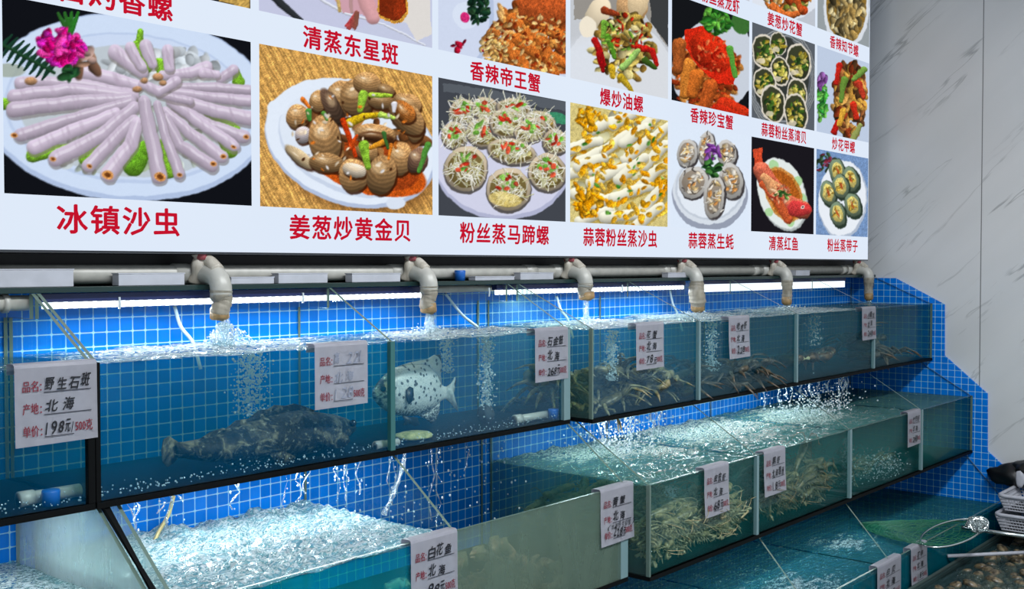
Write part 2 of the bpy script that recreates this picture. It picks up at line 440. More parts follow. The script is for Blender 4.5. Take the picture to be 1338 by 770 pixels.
# --- painting the dish photographs
PW, PH = 0.459, 0.306
def photo_rect(col, row):
    x1 = 1.205 + 0.4781 * col
    return x1 - PW, x1, 1.7135 + 0.368 * row, 1.7135 + 0.368 * row + PH
class Art:
    def __init__(s, col, row, nx, ny, bg):
        s.rect = photo_rect(col, row); x0, x1, z0, z1 = s.rect; s.nx, s.ny = nx, ny
        gx, gz = np.meshgrid(np.linspace(x0, x1, nx), np.linspace(z1, z0, ny)); s.gx, s.gz = gx, gz
        d = [gx, np.full_like(gx, YS), gz - EYE]
        r = [sum(d[i] * B[i] for i in range(3)) for B in (_R, _U, _F)]
        s.X = 669 + F_PX * r[0] / r[2]; s.Y = 385 - F_PX * r[1] / r[2]    # where each grid point falls in the photograph
        s.X = s.X + 3.2 * (fnoise(nx, ny, 16, 12, 3) - 0.5) + 0.8 * (fnoise(nx, ny, 50, 36, 2) - 0.5)    # hand-torn edges
        s.Y = s.Y + 3.2 * (fnoise(nx, ny, 16, 12, 3) - 0.5) + 0.8 * (fnoise(nx, ny, 50, 36, 2) - 0.5)
        s.a = np.empty((ny, nx, 3)); s.a[:] = bg
        s.ox = s.oy = 0.0; s.k = 1.0
        s.rng = np.random.default_rng(col * 31 + row * 7 + 5)
        s.pix = abs(s.X[0, 1] - s.X[0, 0]) + 0.3
    def view(s, ox, oy, k): s.ox, s.oy, s.k = ox, oy, k; return s
    def _t(s, x, y): return s.ox + x / s.k, s.oy + y / s.k
    def _put(s, m, col, sl=None):
        c = np.asarray(col, float); m = m[..., None]
        if sl is None: s.a = s.a * (1 - m) + c * m
        else: s.a[sl] = s.a[sl] * (1 - m) + c * m
    def ell(s, x, y, rx, ry, rot=0, col=(0, 0, 0), soft=None, al=1.0, sh=0.0, ring=None, stripe=0):
        x, y = s._t(x, y); rx /= s.k; ry /= s.k; q = math.radians(rot)
        dx, dy = s.X - x, s.Y - y
        u = (dx * math.cos(q) + dy * math.sin(q)) / rx; v = (-dx * math.sin(q) + dy * math.cos(q)) / ry
        d = np.sqrt(u * u + v * v); px = max(s.pix, soft / s.k if soft else 0) / min(rx, ry)
        m = np.clip((1 - d) / px + 0.5, 0, 1) * al
        if ring is not None: m = m * np.clip((d - ring) / px + 0.5, 0, 1)
        c = np.asarray(col, float)
        if sh or stripe:
            f = 1 - sh * np.clip(0.15 + 0.6 * v + 0.25 * d * d, -0.5, 1.2)
            if stripe: f = f * (1 - 0.09 * (1 + np.sin(np.sqrt(u * u + (v + 1.05) ** 2) * stripe)) + 0.12 * np.clip(-v - 0.1, 0, 1))
            c = np.clip(c * f[..., None], 0, 255)
        s._put(m, c); return s
    def cap(s, pts, r0, r1, col, al=1.0, sh=0.35):
        P = [s._t(*p) for p in pts]; r0 /= s.k; r1 /= s.k
        best = np.full(s.X.shape, 1e9); side = np.zeros(s.X.shape); n = len(P) - 1
        for i in range(n):
            (ax, ay), (bx, by) = P[i], P[i + 1]; ex, ey = bx - ax, by - ay; L = ex * ex + ey * ey + 1e-9
            t = np.clip(((s.X - ax) * ex + (s.Y - ay) * ey) / L, 0, 1)
            r = r0 + (r1 - r0) * (i + t) / n
            qx, qy = s.X - ax - t * ex, s.Y - ay - t * ey; d = np.sqrt(qx * qx + qy * qy) / np.maximum(r, 0.2)
            k = d < best; best = np.where(k, d, best); side = np.where(k, qy / np.maximum(r, .2), side)
        m = np.clip((1 - best) * max(r0, r1) / s.pix + 0.5, 0, 1) * al
        f = 1 - sh * np.clip(0.1 + 0.7 * side + 0.3 * best ** 2, -0.6, 1.3)
        s._put(m, np.clip(np.asarray(col, float) * f[..., None], 0, 255)); return s
    def poly(s, pts, col, al=1.0):
        P = [s._t(*p) for p in pts]; ins = np.zeros(s.X.shape, bool); n = len(P)
        for i in range(n):
            (ax, ay), (bx, by) = P[i], P[(i + 1) % n]
            c = (ay > s.Y) != (by > s.Y)
            ins ^= c & (s.X < (bx - ax) * (s.Y - ay) / (by - ay + 1e-9) + ax)
        s._put(ins * float(al), col); return s
    def grain(s, amp=14, cx=40, cy=30, mono=True):
        hi = (s.rng.random((s.ny, s.nx)) - 0.5) + 1.2 * (fnoise(s.nx, s.ny, 70, 60, 2) - 0.5)
        g = np.clip((s.a.max(-1) - s.a.min(-1) - 45) / 75, 0.03, 1)
        s.a = np.clip(s.a * (1 + (0.32 * hi * g)[..., None]), 0, 255)
        n = fnoise(s.nx, s.ny, cx, cy, 3) - 0.5
        s.a = np.clip(s.a * (1 + (n * g)[..., None] * amp / 30), 0, 255); return s
    def streaks(s, ang, amp, freq):
        q = math.radians(ang); t = s.X * -math.sin(q) + s.Y * math.cos(q)
        n = fnoise(s.nx, s.ny, 8, 10, 3)
        s.a = np.clip(s.a * (1 + amp * (np.sin(t * freq + n * 3) + 0.7 * np.sin(t * freq * 2.7 + n * 5))[..., None]), 0, 255); return s
    def pile(s, x, y, rx, ry, n, size, cols, rot=0, sh=0.6, aspect=(1, 2.6), angs=(0, 180), edge=1.0):
        q = math.radians(rot)
        for i in range(n):
            r = math.sqrt(s.rng.random()) * edge; t = s.rng.random() * 2 * PI
            ex, ey = r * math.cos(t) * rx, r * math.sin(t) * ry
            c = np.array(cols[s.rng.integers(len(cols))], float) * s.rng.uniform(0.8, 1.12)
            w = size * s.rng.uniform(0.6, 1.25); a = s.rng.uniform(*aspect)
            s.ell(x + ex * math.cos(q) - ey * math.sin(q), y + ex * math.sin(q) + ey * math.cos(q), w * math.sqrt(a), w / math.sqrt(a), s.rng.uniform(*angs), c, sh=sh)
        return s
    def shreds(s, x, y, rx, ry, n, ln, w, cols, angs=(0, 360)):
        for i in range(n):
            r = math.sqrt(s.rng.random()); t = s.rng.random() * 2 * PI; px, py = x + r * rx * math.cos(t), y + r * ry * math.sin(t)
            a = math.radians(s.rng.uniform(*angs)); l = ln * s.rng.uniform(.5, 1.2); b = a + s.rng.uniform(-.8, .8)
            mid = (px + l * .5 * math.cos(a), py + l * .5 * math.sin(a))
            c = np.array(cols[s.rng.integers(len(cols))], float) * s.rng.uniform(.85, 1.1)
            s.cap([(px, py), mid, (mid[0] + l * .5 * math.cos(b), mid[1] + l * .5 * math.sin(b))], w, w * .7, c, sh=.3)
        return s
    def build(s, label):
        nx, ny = s.nx, s.ny; me = bpy.data.meshes.new('dish_photo')
        co = np.stack([s.gx, np.full_like(s.gx, YS - 0.0012), s.gz], -1).reshape(-1, 3)
        idx = np.arange(nx * ny).reshape(ny, nx)
        q = np.stack([idx[1:, :-1], idx[1:, 1:], idx[:-1, 1:], idx[:-1, :-1]], -1).reshape(-1, 4)
        me.vertices.add(len(co)); me.vertices.foreach_set('co', co.ravel())
        me.loops.add(q.size); me.loops.foreach_set('vertex_index', q.ravel().astype(np.int32))
        me.polygons.add(len(q)); me.polygons.foreach_set('loop_start', np.arange(0, q.size, 4, dtype=np.int32))
        me.polygons.foreach_set('loop_total', np.full(len(q), 4, np.int32)); me.update(calc_edges=True)
        c = np.clip(s.a / 255, 0, 1); c = np.where(c <= 0.04045, c / 12.92, ((c + 0.055) / 1.055) ** 2.4)
        at = me.color_attributes.new('ink', 'FLOAT_COLOR', 'POINT')
        at.data.foreach_set('color', np.concatenate([c, np.ones((ny, nx, 1))], -1).astype(np.float32).ravel())
        o = link_mesh('dish_photo', me, M_print, sign); o['label'] = label; return o

WHITE = (222, 234, 250)
def art_worms():
    A = Art(0, 0, 270, 190, (16, 18, 24)).view(0, 0, 2.265)
    A.ell(375, 318, 432, 278, 4, (176, 194, 226)).ell(375, 312, 424, 268, 4, (206, 222, 246)).ell(380, 320, 370, 222, 4, (188, 205, 234)).ell(380, 318, 362, 214, 4, (203, 218, 243))
    A.ell(390, 330, 330, 195, 3, (190, 200, 208)).pile(390, 420, 280, 100, 120, 14, [(176, 190, 180), (200, 212, 205), (150, 165, 140), (215, 225, 228)], sh=.3)
    A.pile(480, 200, 170, 50, 60, 16, [(205, 214, 222), (180, 190, 196), (220, 226, 232)], sh=.25)
    for p in ([(60, 300), (140, 295)], [(95, 462), (200, 440), (300, 425)], [(250, 470), (330, 420)], [(400, 490), (420, 440), (390, 470)], [(500, 510), (480, 420)], [(405, 180), (415, 95)], [(430, 200), (400, 130)], [(470, 190), (480, 230)], [(705, 240), (700, 210)], [(680, 450), (640, 400)], [(0, 308), (60, 310)], [(620, 330), (700, 380)]):
        A.cap(p, 20, 9, (128, 186, 50), sh=.5)
    A.cap([(395, 490), (425, 440)], 34, 22, (112, 176, 44), sh=.5)
    lil = (202, 188, 208)
    W = [([(480, 222), (560, 215), (610, 200)], 18), ([(420, 215), (390, 190), (340, 155)], 22), ([(420, 200), (385, 140)], 16), ([(450, 190), (430, 135)], 19), ([(500, 200), (495, 150)], 18), ([(650, 235), (690, 205)], 16), ([(640, 220), (600, 215)], 15),
         ([(405, 255), (330, 230), (240, 212)], 22), ([(395, 280), (250, 250), (130, 240), (60, 245)], 19), ([(395, 285), (200, 265), (40, 285)], 21), ([(385, 292), (200, 305), (40, 325)], 23), ([(385, 302), (250, 340), (60, 400)], 20), ([(340, 335), (220, 385), (100, 435)], 22),
         ([(395, 318), (300, 400), (165, 470)], 24), ([(395, 355), (340, 410), (260, 490)], 21), ([(405, 365), (385, 430), (320, 515)], 24), ([(480, 262), (600, 258), (735, 268)], 17), ([(520, 275), (640, 290), (735, 300)], 17), ([(540, 300), (640, 330), (735, 350)], 22), ([(520, 315), (620, 370), (722, 405)], 19),
         ([(505, 300), (600, 370), (690, 432)], 18), ([(490, 330), (570, 400), (655, 465)], 19), ([(490, 350), (530, 430), (625, 490)], 20), ([(465, 310), (490, 410), (530, 515)], 16), ([(425, 300), (445, 400), (470, 522)], 23), ([(470, 280), (560, 300)], 12), ([(420, 250), (470, 270), (520, 240)], 16)]
    for P, r in W:
        c = np.array(lil) * A.rng.uniform(.93, 1.06)
        A.cap([(x + 2, y + 7) for x, y in P], r * .85, r + 2, (120, 112, 110), al=.6, sh=0)
        A.cap(P, r * .78, r, c, sh=.30); A.cap([(x, y - r * .35) for x, y in P], r * .12, r * .22, (235, 228, 240), al=.6, sh=0)
        for k in range(9):
            t = A.rng.random(); i = min(int(t * (len(P) - 1)), len(P) - 2); f = t * (len(P) - 1) - i
            x, y = P[i][0] + (P[i + 1][0] - P[i][0]) * f, P[i][1] + (P[i + 1][1] - P[i][1]) * f
            A.ell(x, y, r * .9, r * .18, 70, (176, 160, 180), al=.3)
    for x, y, rx in ((155, 472, 9), (318, 518, 17), (472, 524, 17), (42, 400, 10), (632, 485, 10), (660, 464, 9), (690, 436, 8), (728, 405, 9), (262, 492, 9), (532, 518, 8)):
        A.ell(x, y, rx, rx * .75, 20, (214, 150, 84)).ell(x, y, rx * .55, rx * .4, 20, (110, 60, 24))
    for x, y, r in ((405, 265, 14), (425, 240, 12), (465, 228, 16), (480, 245, 12), (90, 240, 18)): A.ell(x, y, r, r * .7, 0, (196, 150, 110), sh=.6)
    A.pile(250, 185, 45, 35, 14, 18, [(150, 116, 96), (180, 150, 140), (120, 88, 70)]).ell(25, 208, 50, 20, 0, (150, 160, 140), al=.7)
    for i in range(9):
        x, y = 10 + i * 17, 130 + i * 9
        A.cap([(x, y), (x - 24, y + 34)], 8, 3, (22, 56, 42)).cap([(x, y), (x + 26, y - 26)], 8, 3, (26, 62, 46))
    A.cap([(0, 130), (160, 215)], 5, 4, (30, 66, 40))
    for i in range(7): A.cap([(205, 110), (170 + i * 10, 40 + (i % 2) * 18)], 8, 5, (44, 98 + i * 4, 40))
    A.pile(180, 140, 66, 50, 110, 13, [(232, 22, 140), (205, 10, 120), (250, 70, 175), (222, 40, 190), (180, 8, 90)], sh=.5).pile(200, 215, 30, 15, 14, 12, [(40, 90, 50), (24, 60, 40)])
    A.grain(5, 60, 40).build('print of sandworms fanned on a white platter with a pink flower')
def clam(A, x, y, rx, ry, rot, c=(186, 142, 92)):
    c = np.array(c, float) * A.rng.uniform(.82, 1.16)
    A.ell(x + 3, y + 7, rx + 1, ry, rot, (52, 24, 10), al=.85)
    A.ell(x, y, rx, ry, rot, c, sh=.6, stripe=30); A.ell(x - rx * .2, y - ry * .35, rx * .5, ry * .3, rot, (236, 206, 160), al=.5, soft=10).ell(x - rx * .25, y - ry * .45, rx * .16, ry * .08, rot, (252, 240, 220), al=.8)
def art_clams():
    A = Art(1, 0, 230, 190, (205, 156, 84)).view(320, 0, 2.265)
    A.streaks(62, .10, .55).streaks(60, .08, 1.7)
    A.ell(330, 470, 240, 160, 18, (96, 56, 24), al=.6, soft=40)
    A.ell(312, 425, 262, 182, 20, (178, 192, 220)).ell(310, 418, 258, 176, 20, (226, 236, 250)).ell(316, 428, 226, 146, 20, (200, 212, 232)).ell(316, 420, 222, 140, 20, (222, 232, 246)).ell(95, 320, 30, 22, 0, (226, 236, 250)).ell(445, 602, 30, 18, 0, (216, 226, 242))
    A.ell(370, 505, 170, 70, 14, (196, 84, 22)).ell(370, 490, 150, 70, 14, (150, 60, 20))
    A.pile(340, 400, 180, 120, 60, 22, [(140, 90, 50), (110, 66, 34), (170, 120, 70)])
    for a in ((285, 290, 44, 52, 10), (330, 290, 48, 56, -20), (360, 245, 42, 32, 10), (415, 268, 26, 18, 20), (400, 300, 40, 24, 10), (215, 300, 26, 32, 20), (155, 345, 34, 36, 0), (170, 400, 24, 26, 0, (206, 196, 200)), (480, 305, 44, 28, 24), (505, 380, 26, 42, 10), (258, 318, 24, 62, -28, (120, 92, 74)), (478, 350, 62, 40, 42), (470, 330, 40, 26, 42, (226, 136, 60)), (385, 398, 62, 32, 6), (385, 404, 52, 14, 6, (90, 54, 30)), (160, 465, 52, 20, 38, (214, 190, 150)), (235, 415, 48, 74, -8), (240, 482, 52, 30, 8), (360, 450, 34, 26, 20), (458, 470, 36, 50, 10), (508, 475, 28, 40, 22, (160, 120, 96)), (320, 520, 44, 50, -10), (322, 505, 36, 22, 12, (210, 196, 176)), (404, 518, 44, 60, 14)): clam(A, *a)
    for P, c, r in (([(350, 280), (340, 325)], (150, 196, 62), 14), ([(372, 282), (430, 284)], (164, 200, 60), 9), ([(310, 365), (350, 345), (388, 340)], (206, 172, 28), 14), ([(350, 430), (362, 495)], (140, 190, 56), 15), ([(400, 340), (440, 350)], (176, 210, 90), 9), ([(410, 420), (370, 438)], (226, 150, 40), 10), ([(290, 358), (310, 410), (325, 462)], (206, 62, 16), 9), ([(310, 440), (330, 400)], (220, 80, 24), 7), ([(430, 430), (425, 470)], (230, 130, 40), 6), ([(170, 295), (188, 318)], (226, 120, 40), 8), ([(540, 430), (515, 510)], (84, 150, 60), 9), ([(185, 330), (190, 355)], (70, 140, 60), 9), ([(230, 335), (240, 355)], (90, 150, 60), 7), ([(440, 310), (440, 330)], (230, 230, 240), 8), ([(410, 395), (420, 440)], (60, 110, 50), 7)): A.cap(P, r, r * .6, c, sh=.5)
    A.pile(330, 400, 190, 130, 60, 5, [(240, 220, 190), (70, 40, 20), (220, 120, 40), (240, 236, 236)], sh=.2)
    A.grain(8, 60, 50).build('print of clams in sauce on a white dish on a wooden table')
def shell_noodle(A, x, y, rx, ry, rot, n=95):
    A.ell(x, y + 5, rx + 6, ry + 6, rot, (88, 84, 84)).ell(x, y, rx + 3, ry + 2, rot, (206, 190, 164), sh=.4).ell(x, y + 2, rx * .9, ry * .84, rot, (120, 104, 60), sh=.2)
    A.pile(x, y + 2, rx * .75, ry * .65, 14, 8, [(206, 196, 130), (166, 140, 70), (220, 214, 180)], sh=.4)
    A.shreds(x, y - 4, rx * .75, ry * .7, n, 34, 1.5, [(248, 248, 236), (240, 240, 220), (222, 220, 180), (250, 250, 240), (200, 200, 150)])
    A.pile(x, y - ry * .25, rx * .6, ry * .45, 7, 7, [(120, 190, 70), (150, 208, 96)], sh=.3).pile(x, y - ry * .2, rx * .65, ry * .45, 5, 7, [(206, 54, 34), (224, 90, 60)], sh=.3)
def art_noodle_shells():
    A = Art(2, 0, 190, 190, (66, 70, 78)).view(560, 0, 2.265)
    A.poly([(42, 245), (410, 300), (410, 330), (42, 270)], (88, 94, 102)).ell(380, 350, 40, 16, 10, (60, 140, 104))
    A.ell(215, 480, 205, 172, 8, (176, 180, 208)).ell(214, 472, 202, 166, 8, (208, 210, 232))
    for a in ((105, 330, 40, 34, 10), (165, 320, 36, 30, 0), (250, 320, 46, 26, 10), (330, 365, 44, 34, 20), (75, 400, 34, 38, -10), (160, 392, 46, 40, 10), (230, 365, 46, 42, 0), (300, 385, 46, 32, -20), (375, 420, 36, 34, 30), (245, 448, 70, 34, 10), (110, 500, 60, 66, 20), (350, 510, 52, 54, -20), (235, 560, 62, 62, 0)): shell_noodle(A, *a)
    A.ell(225, 590, 50, 22, 8, (236, 214, 130), al=.7).grain(8, 60, 50).build('print of steamed shells topped with glass noodles')
def art_worm_rolls():
    A = Art(3, 0, 150, 180, (212, 196, 128)).view(560, 0, 2.265)
    A.pile(565, 500, 160, 180, 90, 22, [(226, 222, 190), (206, 190, 120), (232, 180, 60), (220, 216, 170)], sh=.3)
    for i, (x, y, l, a) in enumerate(((520, 370, 50, -20), (580, 350, 40, -30), (640, 375, 40, -40), (680, 400, 36, -40), (460, 430, 44, -15), (500, 455, 60, -25), (560, 420, 50, -35), (620, 440, 50, -40), (670, 460, 44, -45), (460, 510, 46, -5), (530, 520, 56, -25), (600, 500, 50, -40), (650, 530, 60, -42), (470, 580, 40, 10), (540, 590, 50, -20), (600, 570, 56, -20), (660, 590, 50, -50), (490, 640, 46, -20), (580, 640, 60, -4), (650, 640, 46, -40), (480, 480, 40, -18), (610, 400, 40, -35))):
        q = math.radians(a); dx, dy = math.cos(q) * l, math.sin(q) * l
        A.cap([(x - dx, y - dy + 6), (x + dx, y + dy + 6)], 17, 15, (150, 120, 40), al=.5, sh=0)
        A.cap([(x - dx, y - dy), (x + dx * .3, y + dy * .3 - 3), (x + dx, y + dy)], 17, 14, (236, 234, 214), sh=.35)
    A.pile(565, 490, 160, 185, 150, 9, [(240, 170, 20), (250, 188, 44), (226, 150, 16), (244, 200, 80)], sh=.35)
    A.pile(470, 360, 30, 40, 30, 9, [(240, 160, 10), (250, 180, 30)]).pile(470, 600, 40, 40, 40, 10, [(242, 160, 10), (250, 186, 40)])
    A.pile(580, 480, 130, 170, 22, 5, [(60, 130, 40), (96, 160, 60)], sh=.3).grain(8, 60, 60).build('print of rolled sandworms with golden garlic')
def art_oysters():
    A = Art(4, 0, 130, 150, WHITE).view(860, 0, 2.2)
    A.ell(148, 560, 108, 104, 0, (150, 158, 176)).ell(146, 545, 104, 100, 0, (214, 222, 232)).ell(146, 540, 98, 92, 0, (176, 186, 200), al=.5).ell(146, 540, 92, 86, 0, (226, 234, 244))
    for x, y, rx, ry, r in ((82, 440, 28, 38, 10), (136, 425, 20, 46, 8), (196, 440, 26, 36, -10), (100, 525, 40, 44, 25), (208, 520, 32, 50, -8), (160, 565, 28, 62, 6)):
        A.ell(x + 3, y + 4, rx + 4, ry + 4, r, (64, 60, 62)).ell(x, y, rx + 2, ry + 2, r, (196, 194, 190), sh=.3).ell(x, y, rx * .8, ry * .8, r, (150, 138, 124), sh=.2)
        A.pile(x, y, rx * .6, ry * .65, 26, 6, [(226, 196, 140), (236, 222, 196), (214, 150, 84), (244, 238, 226)], rot=r, sh=.4).shreds(x, y, rx, ry, 10, 14, 2, [(225, 222, 214), (90, 84, 80)])
    A.pile(155, 480, 20, 28, 26, 8, [(40, 90, 44), (24, 60, 30), (70, 130, 60)]).pile(155, 440, 20, 20, 14, 8, [(140, 70, 170), (170, 100, 200), (110, 50, 140)]).grain(6, 40, 40).build('print of six oysters on a glass plate')
def art_red_fish():
    A = Art(5, 0, 120, 160, (26, 24, 30)).view(860, 0, 2.2)
    A.ell(356, 560, 68, 108, -18, (168, 176, 176)).ell(354, 556, 66, 105, -18, (226, 234, 232))
    for x, y, r in ((330, 475, 14), (400, 520, 14), (412, 570, 14), (318, 610, 12), (380, 640, 12)): A.ell(x, y, r, r, 0, (150, 206, 130), al=.7)
    A.ell(360, 560, 50, 84, -22, (196, 120, 40), al=.85).ell(360, 560, 42, 76, -22, (170, 90, 30))
    A.poly([(272, 430), (300, 425), (296, 460), (312, 500), (290, 515), (276, 470)], (206, 74, 44)).cap([(295, 490), (330, 540), (370, 585), (415, 605)], 24, 26, (214, 106, 80), sh=.6).cap([(300, 530), (350, 590), (372, 630)], 10, 14, (200, 90, 50))
    A.cap([(305, 510), (340, 550)], 12, 22, (226, 160, 110), sh=.4).pile(350, 560, 30, 26, 40, 5, [(240, 190, 150), (180, 60, 40), (230, 130, 90)], sh=.3).cap([(395, 600), (425, 602)], 24, 16, (204, 60, 60)).ell(415, 596, 5, 5, 0, (250, 240, 230)).ell(415, 596, 2.5, 2.5, 0, (20, 10, 10))
    A.pile(356, 560, 22, 10, 14, 5, [(60, 110, 50), (90, 140, 60)]).grain(8, 40, 40).build('print of a steamed red fish on a patterned plate')
def art_scallops():
    A = Art(6, 0, 110, 160, (116, 146, 190)).view(860, 0, 2.2)
    A.pile(480, 470, 34, 26, 40, 6, [(60, 96, 60), (140, 50, 70), (40, 60, 40)]).grain(14, 20, 20)
    A.ell(530, 575, 70, 112, 4, (176, 188, 206)).ell(528, 570, 67, 108, 4, (232, 238, 246))
    for x, y in ((514, 492), (553, 515), (488, 555), (524, 535), (558, 590), (515, 615)):
        A.ell(x + 3, y + 4, 25, 40, -12, (44, 58, 48)).ell(x, y, 22, 35, -12, (120, 140, 116), sh=.4).ell(x, y, 16, 25, -10, (222, 206, 120), sh=.3).pile(x, y, 10, 16, 12, 5, [(240, 226, 150), (206, 170, 70)]).ell(x, y, 3, 10, -20, (176, 84, 40))
    A.grain(6, 40, 40).build('print of scallops with noodles on a white plate')
def art_fish_tail():
    A = Art(1, 1, 200, 60 + 90, (196, 202, 226)).view(340, 0, 5.575)
    A.ell(460, -300, 640, 560, 0, (196, 200, 226)).cap([(60, -60), (160, 40), (290, 150)], 34, 20, (46, 50, 54)).cap([(400, -30), (620, 100), (900, 180), (1200, 330)], 10, 6, (224, 228, 240))
    A.poly([(820, 120), (1060, 170), (1140, 300), (1250, 250), (1180, -900), (700, -900)], (222, 218, 214)).poly([(860, -900), (1090, -900), (1070, 100), (1030, 165), (960, 170), (850, 120)], (206, 150, 60)).poly([(870, -900), (1075, -900), (1055, 90), (1010, 145), (960, 148), (865, 105)], (118, 40, 16)).ell(1010, 60, 40, 70, 10, (150, 50, 20), al=.8)
    A.poly([(480, -100), (860, -100), (850, 110), (800, 140), (740, 110), (690, 100), (600, 90)], (206, 160, 172)).cap([(740, -60), (790, 60), (820, 130)], 60, 50, (222, 166, 170), sh=.3).cap([(560, -40), (575, 80)], 16, 12, (206, 176, 110)).cap([(660, -40), (665, 90)], 12, 10, (190, 150, 150))
    for i in range(7): A.cap([(700, 100), (620 + i * 13, 190 + (i % 3) * 12)], 18, 9, (186 - i * 8, 66 + i * 3, 70))
    A.grain(6, 50, 30).build('print of a pink steamed fish tail beside dark soy sauce')
def art_king_crab():
    A = Art(2, 1, 200, 150, (206, 216, 238)).view(560, 0, 2.265)
    A.ell(60, 60, 130, 200, 10, (180, 194, 222), ring=.9).ell(110, 45, 40, 40, 0, (216, 226, 244))
    A.pile(150, 20, 28, 50, 60, 9, [(24, 60, 40), (14, 40, 28), (50, 90, 56)]).pile(122, 142, 60, 20, 6, 9, [(176, 20, 50), (140, 10, 40)])
    A.ell(105, 52, 14, 14, 0, (196, 40, 110))
    A.pile(320, 110, 160, 110, 220, 16, [(200, 116, 50), (222, 150, 76), (176, 84, 34), (236, 180, 110), (150, 60, 24)], sh=.6)
    for P in ([(250, 60), (330, 150), (400, 190)], [(260, 120), (330, 170)], [(230, 140), (300, 210)], [(300, 60), (400, 110)], [(330, 110), (370, 220)], [(260, 170), (290, 215)], [(290, 10), (360, 50)]): A.cap(P, 22, 14, (206, 112, 44), sh=.6)
    A.ell(340, 20, 80, 60, 10, (196, 90, 40), sh=.4).pile(300, 130, 130, 90, 160, 6, [(240, 196, 130), (150, 56, 20), (226, 150, 70)], sh=.4).pile(190, 150, 40, 50, 60, 6, [(226, 180, 100), (240, 206, 140)])
    A.grain(10, 60, 50).build('print of a fried king crab')
def art_snail_stirfry():
    A = Art(3, 1, 150, 150, (196, 200, 206)).view(560, 0, 2.265)
    A.poly([(430, -400), (705, -400), (705, 140), (640, 40), (430, 60)], (150, 146, 140)).poly([(640, -100), (710, -100), (710, 140), (660, 70)], (60, 62, 64))
    A.ell(560, 250, 170, 190, 0, (216, 220, 226)).ell(470, 240, 120, 120, 0, (220, 226, 236), al=.7, soft=40)
    A.ell(600, 25, 46, 56, 10, (214, 170, 120), sh=.5).ell(620, 0, 30, 60, 10, (240, 214, 170), sh=.3).ell(500, 40, 34, 50, 30, (236, 220, 190), sh=.3).ell(470, 80, 26, 30, 0, (240, 230, 210))
    A.pile(575, 140, 90, 100, 150, 12, [(214, 190, 100), (150, 116, 50), (90, 70, 30), (220, 206, 140), (180, 150, 70), (226, 210, 150)], sh=.6)
    for P, c in (([(490, 120), (520, 190)], (176, 24, 24)), ([(620, 140), (660, 150), (675, 190)], (190, 30, 24)), ([(505, 160), (515, 210)], (160, 16, 20)), ([(600, 170), (620, 150)], (150, 200, 90)), ([(575, 200), (620, 150)], (160, 204, 110)), ([(530, 110), (550, 170)], (90, 150, 40)), ([(520, 70), (515, 110)], (120, 176, 60)), ([(570, 230), (600, 270)], (190, 160, 40)), ([(540, 200), (545, 230)], (206, 170, 40)), ([(640, 180), (670, 200)], (60, 90, 30)), ([(520, 30), (560, 45)], (150, 60, 30))): A.cap(P, 11, 6, c, sh=.5)
    A.pile(580, 100, 70, 60, 40, 6, [(60, 40, 20), (190, 40, 20), (120, 170, 60)]).grain(8, 50, 50).build('print of stir-fried whelk with chilli and greens')
def art_treasure_crab():
    A = Art(4, 1, 130, 170, (20, 22, 26)).view(860, 0, 2.2)
    A.ell(160, 190, 120, 140, 20, (200, 208, 220)).ell(240, 60, 30, 40, 0, (60, 110, 50))
    A.pile(140, 220, 95, 100, 190, 13, [(176, 84, 34), (206, 110, 44), (140, 50, 20), (224, 150, 70), (190, 60, 24)], sh=.6)
    A.poly([(75, 85), (130, 75), (190, 120), (225, 200), (215, 245), (170, 240), (110, 190), (75, 130)], (206, 40, 20)).ell(150, 150, 70, 48, 42, (216, 48, 22), sh=.5).pile(160, 160, 50, 50, 50, 5, [(236, 120, 70), (160, 24, 12), (226, 70, 40)], sh=.3)
    for P, c in (([(85, 190), (75, 270)], (214, 130, 50)), ([(110, 220), (95, 270)], (206, 110, 40)), ([(150, 250), (130, 310)], (190, 90, 36)), ([(60, 130), (55, 200)], (170, 90, 40)), ([(190, 300), (250, 325)], (196, 50, 24)), ([(170, 320), (240, 340)], (180, 40, 20))): A.cap(P, 22, 15, c, sh=.6)
    A.pile(165, 60, 42, 38, 60, 9, [(70, 150, 50), (110, 190, 70), (40, 110, 36)]).cap([(205, 140), (220, 220)], 10, 6, (90, 160, 60)).grain(10, 50, 50).build('print of a red spicy crab topped with coriander')
def art_bay_scallops():
    A = Art(5, 1, 120, 170, (90, 96, 104)).view(860, 0, 2.2)
    for i in range(9): A.ell(355, 230, 100 - i * 2, 150 - i * 4, 0, (150, 156, 160) if i % 2 else (84, 88, 92), ring=.96)
    A.ell(352, 225, 80, 120, 0, (52, 56, 54))
    for x, y, rx, ry in ((305, 150, 36, 52), (345, 125, 24, 34), (403, 180, 36, 56), (350, 205, 28, 44), (305, 240, 34, 46), (398, 270, 30, 44), (330, 300, 36, 56), (395, 325, 34, 58)):
        A.ell(x, y, rx, ry, -8, (222, 214, 200)).ell(x, y, rx * .88, ry * .88, -8, (58, 62, 44), sh=.2).pile(x, y + 4, rx * .66, ry * .66, 40, 6, [(196, 186, 80), (170, 150, 50), (220, 206, 120), (70, 110, 40), (40, 70, 30)], sh=.4)
        A.ell(x - rx * .3, y + ry * .5, 12, 8, 0, (226, 214, 190), al=.8)
    A.grain(8, 50, 50).build('print of scallops with garlic and glass noodles on a rack')
